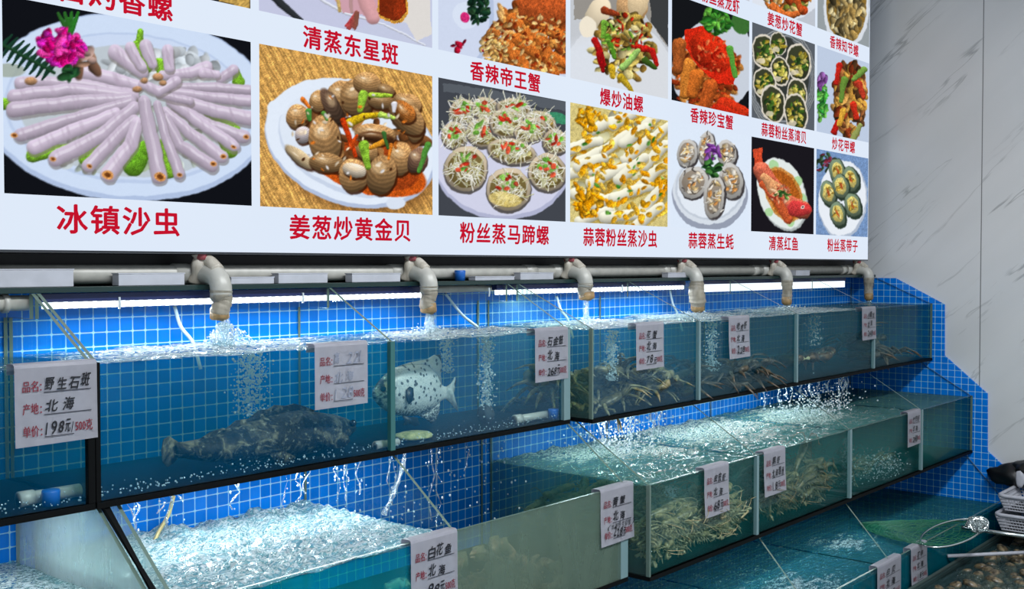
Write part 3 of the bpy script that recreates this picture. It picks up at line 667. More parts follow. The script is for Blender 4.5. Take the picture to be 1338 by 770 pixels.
def art_clam_stirfry():
    A = Art(6, 1, 110, 170, (190, 204, 226)).view(860, 0, 2.2)
    A.pile(470, 290, 16, 60, 50, 8, [(80, 180, 70), (50, 150, 60), (120, 200, 90)]).pile(468, 230, 14, 24, 14, 8, [(120, 70, 140), (150, 100, 170)])
    A.pile(550, 290, 46, 110, 200, 11, [(176, 110, 60), (130, 80, 44), (200, 150, 80), (150, 60, 30), (90, 60, 36), (214, 160, 70)], sh=.6, angs=(40, 130))
    for P, c in (([(520, 190), (510, 240)], (200, 40, 30)), ([(560, 300), (570, 340)], (206, 50, 30)), ([(505, 380), (515, 350)], (190, 30, 26)), ([(535, 230), (525, 290)], (110, 150, 60)), ([(590, 200), (560, 230)], (120, 160, 70)), ([(560, 400), (580, 360)], (150, 160, 90)), ([(530, 320), (520, 360)], (226, 170, 60)), ([(575, 240), (590, 280)], (190, 60, 40))): A.cap(P, 10, 6, c, sh=.5)
    A.grain(10, 40, 50).build('print of stir-fried clams with peppers')
def art_flower_crab():
    A = Art(5, 2, 120, 160, (190, 196, 206)).view(860, 0, 2.2)
    A.ell(360, -40, 110, 100, 10, (222, 228, 238)).pile(370, -20, 70, 66, 160, 11, [(206, 116, 50), (226, 160, 80), (180, 70, 30), (240, 200, 130), (140, 150, 60)], sh=.6)
    A.cap([(330, 20), (360, 45), (400, 40)], 13, 9, (214, 110, 50), sh=.6).cap([(390, -20), (410, 30)], 13, 8, (206, 90, 40), sh=.6).grain(10, 40, 40).build('print of a ginger fried crab on a white plate')
def art_snails():
    A = Art(6, 2, 110, 170, (150, 158, 162)).view(860, 0, 2.2)
    A.ell(540, 20, 66, 120, 0, (216, 222, 230)).ell(540, 15, 58, 108, 0, (140, 110, 50))
    A.pile(540, 15, 50, 96, 150, 10, [(196, 170, 110), (110, 96, 64), (226, 210, 160), (84, 74, 50), (170, 140, 80)], sh=.6, angs=(50, 130), aspect=(1.3, 2.4)).grain(10, 40, 40).build('print of small clams in yellow broth')
def art_whelk():
    A = Art(0, 1, 120, 90, (40, 40, 44)).view(0, 0, 2.265)
    A.ell(480, -160, 420, 150, 0, (216, 226, 240)).pile(560, -160, 200, 100, 80, 26, [(190, 150, 90), (160, 116, 60), (220, 190, 130)]).poly([(650, -30), (740, -30), (740, 30), (650, 5)], (196, 160, 84)).grain(8, 40, 30).build('print of poached whelks, mostly above the view')
def art_lobster():
    A = Art(4, 2, 100, 100, (200, 206, 216)).view(860, 0, 2.2)
    A.ell(150, -90, 100, 90, 0, (226, 232, 240)).pile(150, -80, 80, 70, 120, 13, [(206, 60, 30), (230, 120, 60), (240, 220, 180), (110, 170, 70)]).grain(10, 30, 30).build('print of a lobster with garlic noodles')
for fn in (art_worms, art_clams, art_noodle_shells, art_worm_rolls, art_oysters, art_red_fish, art_scallops, art_fish_tail, art_king_crab, art_snail_stirfry,
           art_treasure_crab, art_bay_scallops, art_clam_stirfry, art_flower_crab, art_snails, art_whelk, art_lobster): fn()
CAPTIONS = {(0, 0): '冰镇沙虫', (1, 0): '姜葱炒黄金贝', (2, 0): '粉丝蒸马蹄螺', (3, 0): '蒜蓉粉丝蒸沙虫', (4, 0): '蒜蓉蒸生蚝', (5, 0): '清蒸红鱼', (6, 0): '粉丝蒸带子',
            (0, 1): '白灼香螺', (1, 1): '清蒸东星斑', (2, 1): '香辣帝王蟹', (3, 1): '爆炒油螺', (4, 1): '香辣珍宝蟹', (5, 1): '蒜蓉粉丝蒸湾贝', (6, 1): '炒花甲螺',
            (4, 2): '蒜蓉粉丝蒸龙虾', (5, 2): '姜葱炒花蟹', (6, 2): '香辣知节螺'}
for (c, r), s in CAPTIONS.items():
    x0, x1, z0, z1 = photo_rect(c, r); acc = ([], [])
    n = len(s); w = 0.0535 * n if n < 7 else 0.0495 * n
    if r: w *= 0.94
    if (c, r) == (0, 0): w = 0.221
    h = 0.047 if r == 0 else 0.044
    xc = (x0 + x1) / 2 + (-0.035 if c == 0 else 0); zc = z0 - (0.0365 if r == 0 else 0.031)
    for bx, bz in ((0, 0), (.0013, 0), (-.0013, 0), (0, .0011), (0, -.0011), (.0009, .0008), (-.0009, -.0008)):
        text_into(acc, s, xc - w / 2 + bx, zc - h / 2 + bz, w, h, spacing=1.12)
    o = flat_obj('dish_caption', acc, M_caption, sign, lambda a, b: (a, YS - 0.0018, b))
    o['label'] = 'red caption reading ' + s
# ------------------------------------------------------------------ fish tanks
G = 0.006
M_shelf_edge = M_darkglass
M_seam = plain('dark_green_seam', (44, 92, 92), 0.3)
def pane(name, tank, bm, face=None, edge=None, label=None):
    o = obj(name, bm, [face or M_glass, edge or M_edge], tank)
    if label: o['label'] = label
    return o
def slab(x0, x1, y0, y1, z0, z1, thin):
    """a glass sheet: the two large faces get slot 0, the cut edges slot 1"""
    bm = bmesh.new(); box(bm, x0, x1, y0, y1, z0, z1); bm.faces.ensure_lookup_table()
    for f in bm.faces:
        f.normal_update(); f.material_index = 0 if abs(f.normal[thin]) > 0.9 else 1
    return bm
def tank(label, x0, x1, yf, zr, zb, side, parts, seams, fronts=None, ends=(None, None), yb=1.797, base_t=0.0095):
    notch = side[1] > 1.5
    t = thing('fish_tank', label, 'fish tank', ((x0 + x1) / 2, yf, zb - base_t), 'stepped rows of glass seafood tanks')
    for fx0, fx1, m, lb in (fronts or [(x0, x1, None, None)]):
        pane('front_pane', t, slab(fx0, fx1, yf, yf + G, zb, zr, 1), m, M_edge, lb)
    prof = [(yb, zb), (yb, side[1]), (side[0], side[1]), (yf + G, zr), (yf + G, zb)]
    if notch: prof = [(yb, zb), (yb, 1.515), (1.7035, 1.515), (1.7035, side[1] - 0.0005)] + prof[2:]
    for k, (xa, m) in enumerate(((x0, ends[0]), (x1 - G, ends[1]))):
        bm = bmesh.new(); prism_x(bm, prof, xa, xa + G, 0, 1); pane('end_pane', t, bm, m)
    for xp in parts:
        bm = bmesh.new(); prism_x(bm, prof, xp - G / 2, xp + G / 2, 0, 1); pane('partition', t, bm)
    for xa, xb, m in seams:
        bm = boxbm(xa, xb, yf - 0.0015, yf + G + 0.003, zb, zr - 0.001, bevel=0.001); obj('silicone_seam', bm, m, t)
    obj('base', boxbm(x0, x1, yf - 0.002, yb, zb - base_t, zb), M_black, t)
    return t
ZU, ZM, ZLO = 1.246, 0.906, 0.49
UP = (1.697, 1.556); MID = (1.53, ZU - 0.0095); LOW = (1.35, ZM - 0.0095)
YUL, YUR, YML, YMR, YLO = 1.5126, 1.473, 1.36, 1.32, 1.20
tank('top row glass tank at the left end behind the tag reading 野生石斑', -0.5, 0.796, YUL, 1.457, ZU, UP, [], [(0.786, 0.797, M_black)])
tank('top row glass tank holding the dark grouper and the spotted fish', 0.799, 1.952, YUL, 1.457, ZU, UP, [1.399],
     [(0.798, 0.806, M_black), (1.393, 1.405, M_seam), (1.930, 1.953, M_pale_edge)])
tank('long top row glass tank ending at the marble wall, crabs heaped on its bottom', 1.985, 4.178, YUR, 1.457, ZU, UP, [2.46, 3.03, 3.619],
     [(2.4555, 2.4645, M_pale_edge), (3.0255, 3.0345, M_pale_edge), (3.6145, 3.6235, M_pale_edge), (1.984, 1.989, M_edge)], ends=(M_film_side, None))
tank('middle row glass tank at the bottom left corner beside a thick black seam', -0.5, 0.812, YML, 1.113, ZM, MID, [], [(0.800, 0.813, M_black)], ends=(None, M_film_left))
tank('middle row glass tank with the 白花鱼 tag and the smeared crab section', 0.838, 1.966, YML, 1.113, ZM, MID, [1.413],
     [(1.409, 1.418, M_pale_edge), (1.940, 1.967, M_pale_edge)],
     fronts=[(0.838, 1.412, None, None), (1.414, 1.966, M_film_crab, 'front pane smeared green and grey')], ends=(M_film_left, None))
tank('long middle row glass tank of shrimps ending at the marble wall', 1.994, 4.178, YMR, 1.113, ZM, MID, [2.494, 3.074, 3.657],
     [(2.489, 2.500, M_pale_edge), (3.068, 3.080, M_pale_edge), (3.652, 3.664, M_pale_edge), (1.993, 1.998, M_edge)], ends=(M_film_side, None))
tank('lowest glass tank, under the long shrimp tank, with two tags on its rim', 1.55, 4.178, YLO, 0.737, ZLO, LOW, [2.543, 3.086], [(2.538, 2.548, M_black), (3.081, 3.091, M_black)])
# thick dark seam along the sloping edge of the corner tank
bm = bmesh.new(); prism_x(bm, [(1.53, 1.2355), (1.515, 1.2355), (YML - 0.002, 1.108), (YML - 0.002, 1.116)], 0.8125, 0.8215)
prop(obj('sealing_strip', bm, M_black), 'thick black sealing strip down the sloping edge at the bottom left', 'seal')
prop(obj('tank_plinth', boxbm(1.30, 4.178, 1.205, 1.797, 0.0, ZLO - 0.0095), M_tile_back), 'blue tiled plinth under the lowest glass tank', 'plinth')
prop(obj('tank_plinth', boxbm(-0.5, 1.29, 1.37, 1.797, 0.0, ZM - 0.0095), M_tile_back), 'blue tiled plinth under the left glass tanks', 'plinth')

# ------------------------------------------------------------------ glass shelf, pipe, lamps
prop(obj('glass_shelf', boxbm(-0.55, 4.178, 1.697, 1.797, 1.5565, 1.5662, bevel=0.001), M_darkglass), 'long dark green glass shelf carrying the pipe under the menu board', 'shelf')
pipe = thing('water_pipe', 'long grey white water pipe lying on the glass shelf', 'pipe', (1.8, 1.745, 1.5665))
PZ = 1.5860
bm = bmesh.new(); tube(bm, [(-0.55, 1.745, PZ), (4.17, 1.745, PZ)], 0.0165, 20); obj('tube', bm, M_pvc, pipe, True)
OUT = [(1.122, 1.497), (1.652, 1.491), (2.221, 1.509), (2.772, 1.456), (3.357, 1.462), (4.045, 1.462)]
for x, _ in OUT:
    bm = bmesh.new(); tube(bm, [(x - 0.05, 1.745, PZ), (x + 0.05, 1.745, PZ)], 0.0192, 20); obj('tee_joint', bm, M_pvc, pipe, True)
for u in (690, 868, 985, 1100):
    x = on_y(u, 355, 1.745).x
    bm = bmesh.new(); tube(bm, [(x - 0.02, 1.745, PZ), (x + 0.02, 1.745, PZ)], 0.0188, 20); obj('coupling', bm, M_pvc, pipe, True)

def sock_material():
    b = NB('filter_sock_cloth')
    sep = b.n('ShaderNodeSeparateXYZ'); b.put(sep.inputs[0], b.pos())
    n = b.noise(b.mapping(b.pos(), scale=(1.6, 1.6, 0.5)), 60, 4, 0.6)
    c = b.mix(b.ramp(n, 0.35, 0.7), srgb(206, 200, 188), srgb(168, 160, 146))
    d = b.principled(c, 0.35)
    return b.done(b.mixs(0.25, d, b.shader('ShaderNodeBsdfTranslucent', srgb(226, 222, 206))))
M_sock = sock_material()
M_sock_end = plain('rust_stained_sock_end', (138, 112, 74), 0.5, var=0.35, scale=90)
M_sock_tie = plain('faded_red_rubber_band', (150, 70, 76), 0.6, var=0.2, scale=50)
OUT_LABEL = ['over the grouper', 'above the spotted fish', 'over the tank of tied crabs', 'dipping in water, fourth from left', 'fifth from the left', 'beside the marble wall']
for i, (x, ze) in enumerate(OUT):
    t = thing('pipe_outlet', 'bent pipe outlet in a pale filter sock ' + OUT_LABEL[i], 'pipe outlet', (x, 1.70, PZ), 'sock covered outlets along the pipe')
    path = spline([(x - 0.004, 1.728, PZ + 0.001), (x, 1.706, PZ), (x + 0.003, 1.684, PZ - 0.006), (x + 0.004, 1.674, PZ - 0.022), (x + 0.004, 1.673, PZ - 0.040)], 5)
    bm = bmesh.new(); tube(bm, path, [0.0195] * len(path), 18); obj('elbow', bm, M_pvc, t, True)
    L = PZ - 0.034 - ze
    rr = [0.0200, 0.0196, 0.0170, 0.0160, 0.0175, 0.0165] if i != 3 else [0.0200, 0.0225, 0.0235, 0.0240, 0.0250, 0.0185]
    pts = [(x + 0.004 + 0.004 * math.sin(i + k) * (k > 1), 1.673 + 0.002 * math.cos(2 * i + k) * (k > 1), PZ - 0.030 - (L * 0.80) * k / 5) for k in range(6)]
    pp = spline(pts, 4); rs = [np.interp(j / (len(pp) - 1) * 5, range(6), rr) * (1 + 0.05 * math.sin(j * 1.9 + i)) for j in range(len(pp))]
    bm = bmesh.new(); tube(bm, pp, rs, 18, cap=False)
    bmesh.ops.solidify(bm, geom=bm.faces[:], thickness=0.0008)
    sk = obj('filter_sock', bm, M_sock, t, True)
    e0 = pts[-1]; w = [0.0168, 0.0172, 0.0200, 0.0190, 0.0165, 0.0160][i]
    if i == 3: w = 0.0195
    bm = bmesh.new(); tube(bm, [(e0[0], e0[1], e0[2] + 0.012), (e0[0] + 0.001, e0[1], e0[2] - 0.004), (e0[0] + 0.003, e0[1], e0[2] - L * .13), (e0[0] + 0.002, e0[1], e0[2] - L * .20)], [w, w * 1.06, w * .98, w * .45], 16)
    obj('stained_end', bm, M_sock_end, sk, True)['label'] = 'rust stained sock end'
    bm = bmesh.new()
    tube(bm, spline([(x - 0.012, 1.728, PZ - 0.014), (x - 0.012, 1.716, PZ + 0.004), (x - 0.010, 1.714, PZ + 0.026), (x - 0.012, 1.714, PZ + 0.038)], 5), [0.0165 + 0.002 * math.cos(k * .8) for k in range(16)], 14, flat=0.62)
    tube(bm, spline([(x - 0.006, 1.712, PZ + 0.030), (x, 1.700, PZ + 0.022), (x + 0.003, 1.684, PZ + 0.006)], 5), [0.010, 0.0105, 0.011, 0.0115, 0.012, 0.0125, 0.013, 0.0135, 0.014, 0.0145, 0.015][:11], 12, flat=0.9)
    sg = obj('sock_gather', bm, M_sock, t, True)
    bm = bmesh.new(); tube(bm, [(x - 0.0125, 1.7135, PZ + 0.026), (x - 0.0135, 1.7132, PZ + 0.0402)], [0.0150, 0.0172], 14, flat=0.66)
    obj('red_end', bm, M_sock_tie, sg, True)['label'] = 'faded red gathered end'

def led_material(name, strength, lo, hi):
    b = NB(name)
    sep = b.n('ShaderNodeSeparateXYZ'); b.put(sep.inputs[0], b.pos())
    s = b.ramp(b.m('SINE', b.m('MULTIPLY', sep.outputs[0], 2 * PI / 0.017)), -0.2, 0.5)
    e = b.n('ShaderNodeEmission'); e.inputs[0].default_value = (0.86, 0.95, 1.0, 1)
    b.put(e.inputs[1], b.m('MULTIPLY', b.m('ADD', lo, b.m('MULTIPLY', s, hi - lo)), strength))
    return b.done(e.outputs[0])
M_led = led_material('white_led_diffuser', 2.2, 0.6, 1.4)
M_led_u = led_material('white_led_diffuser_low', 2.5, 1.0, 1.0)
M_housing = plain('navy_lamp_housing', (20, 34, 84), 0.4)
M_clip = plain('clear_lamp_clip', (190, 200, 205), 0.3)
def lamp(label, x0, x1, y, z, h, mat, power_mat, clips=(), grp='lamp strips under the glass shelf', thick=0.012, hz=1.5555, watts=0.0):
    t = thing('strip_lamp', label, 'lamp', ((x0 + x1) / 2, y, z), grp)
    obj('diffuser', boxbm(x0, x1, y, y + thick, z, z + h, bevel=0.0015), power_mat, t)
    H = obj('housing', boxbm(x0 - 0.006, x1 + 0.006, y - 0.001, y + thick + 0.004, z + h, max(z + h + 0.004, hz), bevel=0.001), mat, t)
    if watts:
        L = area('strip_light', ((x0 + x1) / 2, y + thick / 2, z - 0.0015), (math.radians(-8), 0, 0), x1 - x0, thick * 0.8, watts * (x1 - x0), (0.86, 0.95, 1.0)); L.parent = t; L.location = Vector(L.location) - t.location
    for x in clips:
        bm = bmesh.new(); tube(bm, [(x, y - 0.002, z - 0.003), (x, y - 0.004, z + h / 2), (x, y - 0.002, z + h + 0.006)], 0.002, 8); obj('clip', bm, M_clip, H)
ux = lambda u, y: on_y(u, 380, y).x
lamp('long white strip lamp over the grouper tank', ux(58, 1.712), ux(556, 1.712), 1.712, 1.5300, 0.0110, M_housing, M_led, (ux(155, 1.712), ux(395, 1.712)), watts=LED_WATTS)
lamp('white strip lamp over the tank of tied crabs', ux(651, 1.712), ux(894, 1.712), 1.712, 1.5310, 0.0115, M_housing, M_led, (ux(638, 1.712), ux(812, 1.712)), watts=LED_WATTS)
lamp('broad white strip lamp nearest the marble wall', ux(918, 1.712), ux(1104, 1.712), 1.712, 1.5200, 0.024, M_housing, led_material('white_led_diffuser_end', 1.3, 1, 1), (), watts=LED_WATTS * 0.10)
for lb, a, c, m in (('hidden strip lamp over the bottom left tank', 0.0, 0.74, M_led_u), ('strip lamp lighting the middle tank of white foam', 0.86, 1.62, M_led_u),
                    ('strip lamp lighting the left half of the shrimp tank', 2.06, 2.44, M_led_u), ('strip lamp lighting the right half of the shrimp tank', 2.52, 3.40, M_led_u)):
    lamp(lb, a, c, 1.64, 1.2260, 0.0045, M_housing, m, (), 'lamp strips under the top row of tanks', 0.02, 0, UNDER_WATTS)
lamp('strip lamp lighting the lowest tank', 1.9, 3.6, 1.42, 0.8845, 0.0045, M_housing, led_material('white_led_diffuser_lowest', 1.3, 1, 1), (), 'lamp strips under the middle row of tanks', 0.02, 0, UNDER_WATTS * 0.4)

bm = bmesh.new(); tube(bm, [(ux(570, 1.742), 1.742, 1.5470), (ux(648, 1.742), 1.742, 1.5470)], 0.0088, 16)
prop(obj('pipe_length', bm, M_pvc, None, True), 'short pale pipe under the shelf between two strip lamps', 'pipe')
bm = bmesh.new(); tube(bm, [(0.45, 1.72, 1.541), (ux(36, 1.72), 1.72, 1.541)], 0.0125, 16); tube(bm, [(ux(2, 1.72), 1.72, 1.541), (ux(9, 1.72), 1.72, 1.541)], 0.0155, 16)
prop(obj('pipe_length', bm, M_pvc, None, True), 'pale pipe end under the shelf at the far left', 'pipe')
def hose(name, label, pts, r, mat):
    bm = bmesh.new(); tube(bm, spline(pts, 6), r, 10); return prop(obj(name, bm, mat, None, True), label, 'hose', 'thin air hoses hanging into the water')
M_hose = plain('milky_air_hose', (190, 215, 225), 0.25)
for (u0, v0, u1, v1), lb in zip(((228, 400, 252, 448), (582, 384, 630, 434), (727, 387, 742, 418), (875, 378, 886, 412)),
                                ('thin white air hose left of the first sock', 'thin white air hose below the second sock', 'thin white air hose below the third sock', 'thin white air hose left of the fourth sock')):
    a, b_ = on_y(u0, v0, 1.775), on_y(u1, v1, 1.768)
    hose('air_hose', lb, [a, (a + b_) / 2 + Vector((-0.006, 0, -0.004)), b_, b_ + Vector((0.01, -0.01, -0.05))], 0.0034, M_hose)
M_hose_y = plain('yellowed_air_hose', (206, 190, 130), 0.3)
a, b_ = on_y(227, 648, 1.775), on_y(205, 700, 1.770)
hose('air_hose', 'yellowed air hose hanging into the middle tank at lower left', [a, (a + b_) / 2 + Vector((0.006, 0, 0)), b_, b_ + Vector((-0.02, -0.01, -0.03))], 0.0036, M_hose_y)

# boxes standing on the shelf in front of the pipe
def driver(u0, u1, v0, v1, label, d=0.022):
    a, b_ = on_y(u0, v1, 1.700), on_y(u1, v0, 1.700)
    z1 = max(1.572, on_y((u0 + u1) / 2, v0, 1.700).z)
    t = thing('white_box', label, 'box', ((a.x + b_.x) / 2, 1.70, 1.5665), 'white plastic boxes on the glass shelf')
    obj('body', boxbm(a.x, b_.x, 1.6995, 1.6995 + d, 1.5665, z1, bevel=0.0012), M_white_pl, t)
    obj('lid_lip', boxbm(a.x - 0.001, b_.x + 0.001, 1.6988, 1.6995 + d + 0.001, z1, z1 + 0.0018), M_white_pl, t)
driver(-60, 96, 353, 373, 'largest white plastic box at the left end of the shelf')
driver(155, 241, 358, 373, 'white plastic box just left of the first sock')
driver(302, 358, 363, 373, 'low white plastic box just right of the first sock')
driver(364, 428, 358, 371, 'white plastic box midway between the first and second socks')
driver(460, 523, 358, 370, 'white plastic box just left of the second sock')
driver(621, 672, 362, 368, 'flat white plastic strip right of the blue cap')
driver(680, 723, 357, 367, 'white plastic box just left of the third sock')
driver(873, 902, 357, 364, 'small white plastic box just left of the fourth sock')
driver(1040, 1058, 354, 361, 'small white plastic box just right of the fifth sock')
p = on_y(601, 366, 1.712)
bm = bmesh.new(); tube(bm, [(p.x, 1.712, 1.5665), (p.x, 1.712, 1.588), (p.x, 1.712, 1.5905)], [0.0115, 0.0132, 0.0120], 20)
prop(obj('stopper', bm, M_blue_pl, None, True), 'blue plastic stopper standing on the glass shelf', 'stopper')

# ------------------------------------------------------------------ water
ABS_U, ABS_M = (0.10, 0.90, 0.92), (0.20, 0.90, 0.80)
W_TOP = {}
def mats_for(key, absorb, dens, haze_col, film, foam, tint=(0.70, 0.93, 0.95), milk=0.10, foamcol=(0.80, 0.90, 0.94), milkcol=(0.22, 0.50, 0.55), vcol=(0.1, 0.6, 0.8), scat=0.0):  # film sets how much haze is painted on the front face
    bod = water_body('water_body_' + key, absorb, dens, vcol, scat)
    return [water_top('water_surface_' + key, absorb, dens, foam, tint, milk, foamcol, milkcol, vcol, scat), bod, water_front('water_front_' + key, absorb, dens, haze_col, film, vcol, scat)]
def water(label, x0, x1, y0, y1, z0, zt, mats, amp=0.004, jets=(), base_foam=0.25, step=0.0055, ripple=1.0):
    nx, ny = max(8, int((x1 - x0) / step)), max(8, int((y1 - y0) / step))
    X, Y = np.meshgrid(np.linspace(x0, x1, nx), np.linspace(y0, y1, ny))
    n1 = fnoise(nx, ny, max(2, (x1 - x0) * 14), max(2, (y1 - y0) * 22), 3) - 0.5
    n2 = fnoise(nx, ny, max(3, (x1 - x0) * 30), max(3, (y1 - y0) * 95), 2) - 0.5
    foam = np.full_like(X, base_foam); lift = np.zeros_like(X)
    for jx, jy, s, r in jets:
        d = np.sqrt((X - jx) ** 2 + (1.3 * (Y - jy)) ** 2)
        foam += s * np.exp(-(d / r) ** 2); lift += 0.005 * s * np.exp(-(d / (0.35 * r)) ** 2) + 0.003 * s * np.sin(d * 170) * np.exp(-d / (0.5 * r))
    Z = zt + amp * (n1 * 1.5 + n2 * 0.9 * ripple) * (0.6 + np.clip(foam, 0, 1)) + lift * (0.7 + n2)
    foam = foam + (1.3 * n2 + 0.8 * n1) * np.clip(foam + .3, 0, .8)
    edge = np.minimum(np.minimum(X - x0, x1 - X), Y - y0) / 0.012
    Z = zt + (Z - zt) * np.clip(edge + 0.35, 0, 1)
    me = bpy.data.meshes.new('tank_water')
    co = np.stack([X, Y, Z], -1).reshape(-1, 3); idx = np.arange(nx * ny).reshape(ny, nx)
    ring = list(idx[0, :]) + list(idx[1:, -1]) + list(idx[-1, -2::-1]) + list(idx[-2:0, 0])
    n0 = len(co); low = np.array([[co[i][0], co[i][1], z0] for i in ring])
    F = [tuple(int(v) for v in q) for q in np.stack([idx[:-1, :-1], idx[:-1, 1:], idx[1:, 1:], idx[1:, :-1]], -1).reshape(-1, 4)]
    nt = len(F); m = len(ring)
    F += [(int(ring[i]), n0 + i, n0 + (i + 1) % m, int(ring[(i + 1) % m])) for i in range(m)]
    F.append(tuple(n0 + i for i in range(m)))
    me.from_pydata([tuple(c) for c in np.vstack([co, low])], [], F); me.update()
    mi = np.zeros(len(F), np.int32); mi[nt:] = 1; mi[nt:nt + nx - 1] = 2
    me.polygons.foreach_set('material_index', mi); sm = np.zeros(len(F), bool); sm[:nt] = True
    me.polygons.foreach_set('use_smooth', sm)
    at = me.attributes.new('foam', 'FLOAT', 'POINT'); at.data.foreach_set('value', np.concatenate([foam.ravel(), np.zeros(len(low))]).astype(np.float32))
    o = link_mesh('tank_water', me, mats)
    return prop(o, label, 'water', 'water in the glass tanks', 'stuff')
e = 0.0008
VC = (0.0, 0.50, 1.0)
WU = mats_for('top_left', ABS_U, 0.25, (0, 146, 222), 0.10, 1.0, (0.93, 0.98, 1.0), 0.05, vcol=VC, scat=0.6)
WUR = mats_for('top_right', ABS_U, 0.8, (36, 120, 160), 0.14, 1.0, vcol=(0.06, 0.50, 0.80), scat=0.8)
WUR0 = mats_for('top_crab', ABS_U, 0.25, (6, 142, 210), 0.10, 1.0, (0.93, 0.98, 1.0), 0.05, vcol=VC, scat=0.6)
WM = mats_for('middle_left', (0.2, 0.9, 0.86), 1.8, (0, 176, 200), 0.45, 1.0, milk=0.55, milkcol=(0.26, 0.62, 0.72))
WA = mats_for('corner', (0.5, 0.9, 0.9), 2.0, (150, 190, 196), 0.4, 1.0, milk=0.35)
WMR = mats_for('middle_right', (0.25, 0.9, 0.80), 1.0, (40, 160, 165), 0.10, 1.0, (0.62, 0.92, 0.88), 0.42, (0.80, 0.90, 0.86), (0.16, 0.40, 0.38), (0.12, 0.66, 0.66), 1.2)
WL = mats_for('lowest', (0.15, 0.86, 0.84), 3.2, (0, 140, 165), 0.5, 1.0, (0.5, 0.86, 0.90), 0.55, (0.66, 0.82, 0.86), (0.02, 0.24, 0.32))
yb = 1.7955
zu = 1.4525
water('calm blue water behind the leftmost 野生石斑 tag', -0.49, 0.789, YUL + G + e, yb, ZU + e, zu - 0.002, WU, 0.003, [(0.70, 1.60, 0.35, 0.10)], -0.12)
water('blue water around the dark grouper', 0.806, 1.3945, YUL + G + e, yb, ZU + e, zu, WU, 0.005, [(1.126, 1.672, 1.0, 0.16), (0.95, 1.57, 0.5, 0.15), (1.30, 1.58, 0.4, 0.16)], 0.16)
water('blue water around the spotted fish', 1.4035, 1.945, YUL + G + e, yb, ZU + e, zu, WU, 0.006, [(1.656, 1.672, 0.9, 0.13), (1.80, 1.62, 0.9, 0.12), (1.62, 1.56, 0.4, 0.12)], 0.16)
water('bubbling water over the heap of tied crabs', 1.992, 2.456, YUR + G + e, yb, ZU + e, zu, WUR0, 0.006, [(2.225, 1.672, 0.9, 0.15), (2.10, 1.56, 0.8, 0.12), (2.40, 1.60, 0.6, 0.12)], 0.2)
water('grey blue water behind the fourth sock', 2.464, 3.026, YUR + G + e, yb, ZU + e, zu, WUR, 0.005, [(2.776, 1.672, 0.9, 0.16), (2.55, 1.56, 0.9, 0.12)], 0.3)
water('grey blue water behind the fifth sock', 3.034, 3.615, YUR + G + e, yb, ZU + e, zu, WUR, 0.005, [(3.36, 1.672, 0.9, 0.18), (3.2, 1.58, 0.6, 0.16)], 0.3)
water('grey blue water at the marble wall end of the top row', 3.623, 4.171, YUR + G + e, yb, ZU + e, zu, WUR, 0.004, [(4.05, 1.672, 0.5, 0.10)], 0.05)
zm = 1.108
water('white foamy water in the bottom left corner tank', -0.49, 0.80, YML + G + e, yb, ZM + e, zm, WA, 0.006, [(0.5, 1.6, 0.5, 0.3)], 0.45)
water('churning foamy water behind the 白花鱼 tag', 0.845, 1.4085, YML + G + e, yb, ZM + e, zm - 0.002, WM, 0.010, [(1.10, 1.68, 0.8, 0.25), (1.25, 1.55, 0.3, 0.2)], 0.32, ripple=2.2)
water('rippled pale green water over the mantis shrimps', 2.001, 2.490, YMR + G + e, yb, ZM + e, zm, WMR, 0.007, [(2.30, 1.72, 0.9, 0.16), (2.44, 1.55, 0.5, 0.1)], 0.12, ripple=2.2)
water('rippled pale green water over the heap of prawns', 2.498, 3.070, YMR + G + e, yb, ZM + e, zm, WMR, 0.006, [(2.80, 1.68, 0.8, 0.2)], 0.18, ripple=2.2)
water('splashed green water right of the prawns', 3.078, 3.653, YMR + G + e, yb, ZM + e, zm, WMR, 0.006, [(3.35, 1.60, 0.9, 0.14), (3.2, 1.56, 0.6, 0.14)], 0.10, ripple=2.2)
water('calm green water at the marble wall end of the middle row', 3.661, 4.171, YMR + G + e, yb, ZM + e, zm, WMR, 0.002, [], -0.3)
zl = 0.718
water('dark blue water in the near part of the lowest tank', 1.557, 2.5395, YLO + G + e, yb, ZLO + e, zl, WL, 0.004, [(2.45, 1.4, 0.35, 0.15)], -0.02)
water('dark blue water in the middle part of the lowest tank', 2.5465, 3.0825, YLO + G + e, yb, ZLO + e, zl, WL, 0.004, [(2.75, 1.32, 0.5, 0.12)], 0.03)
water('dark green water under the net in the lowest tank', 3.0895, 4.171, YLO + G + e, yb, ZLO + e, zl, WL, 0.003, [(3.25, 1.42, 0.7, 0.12)], -0.12)
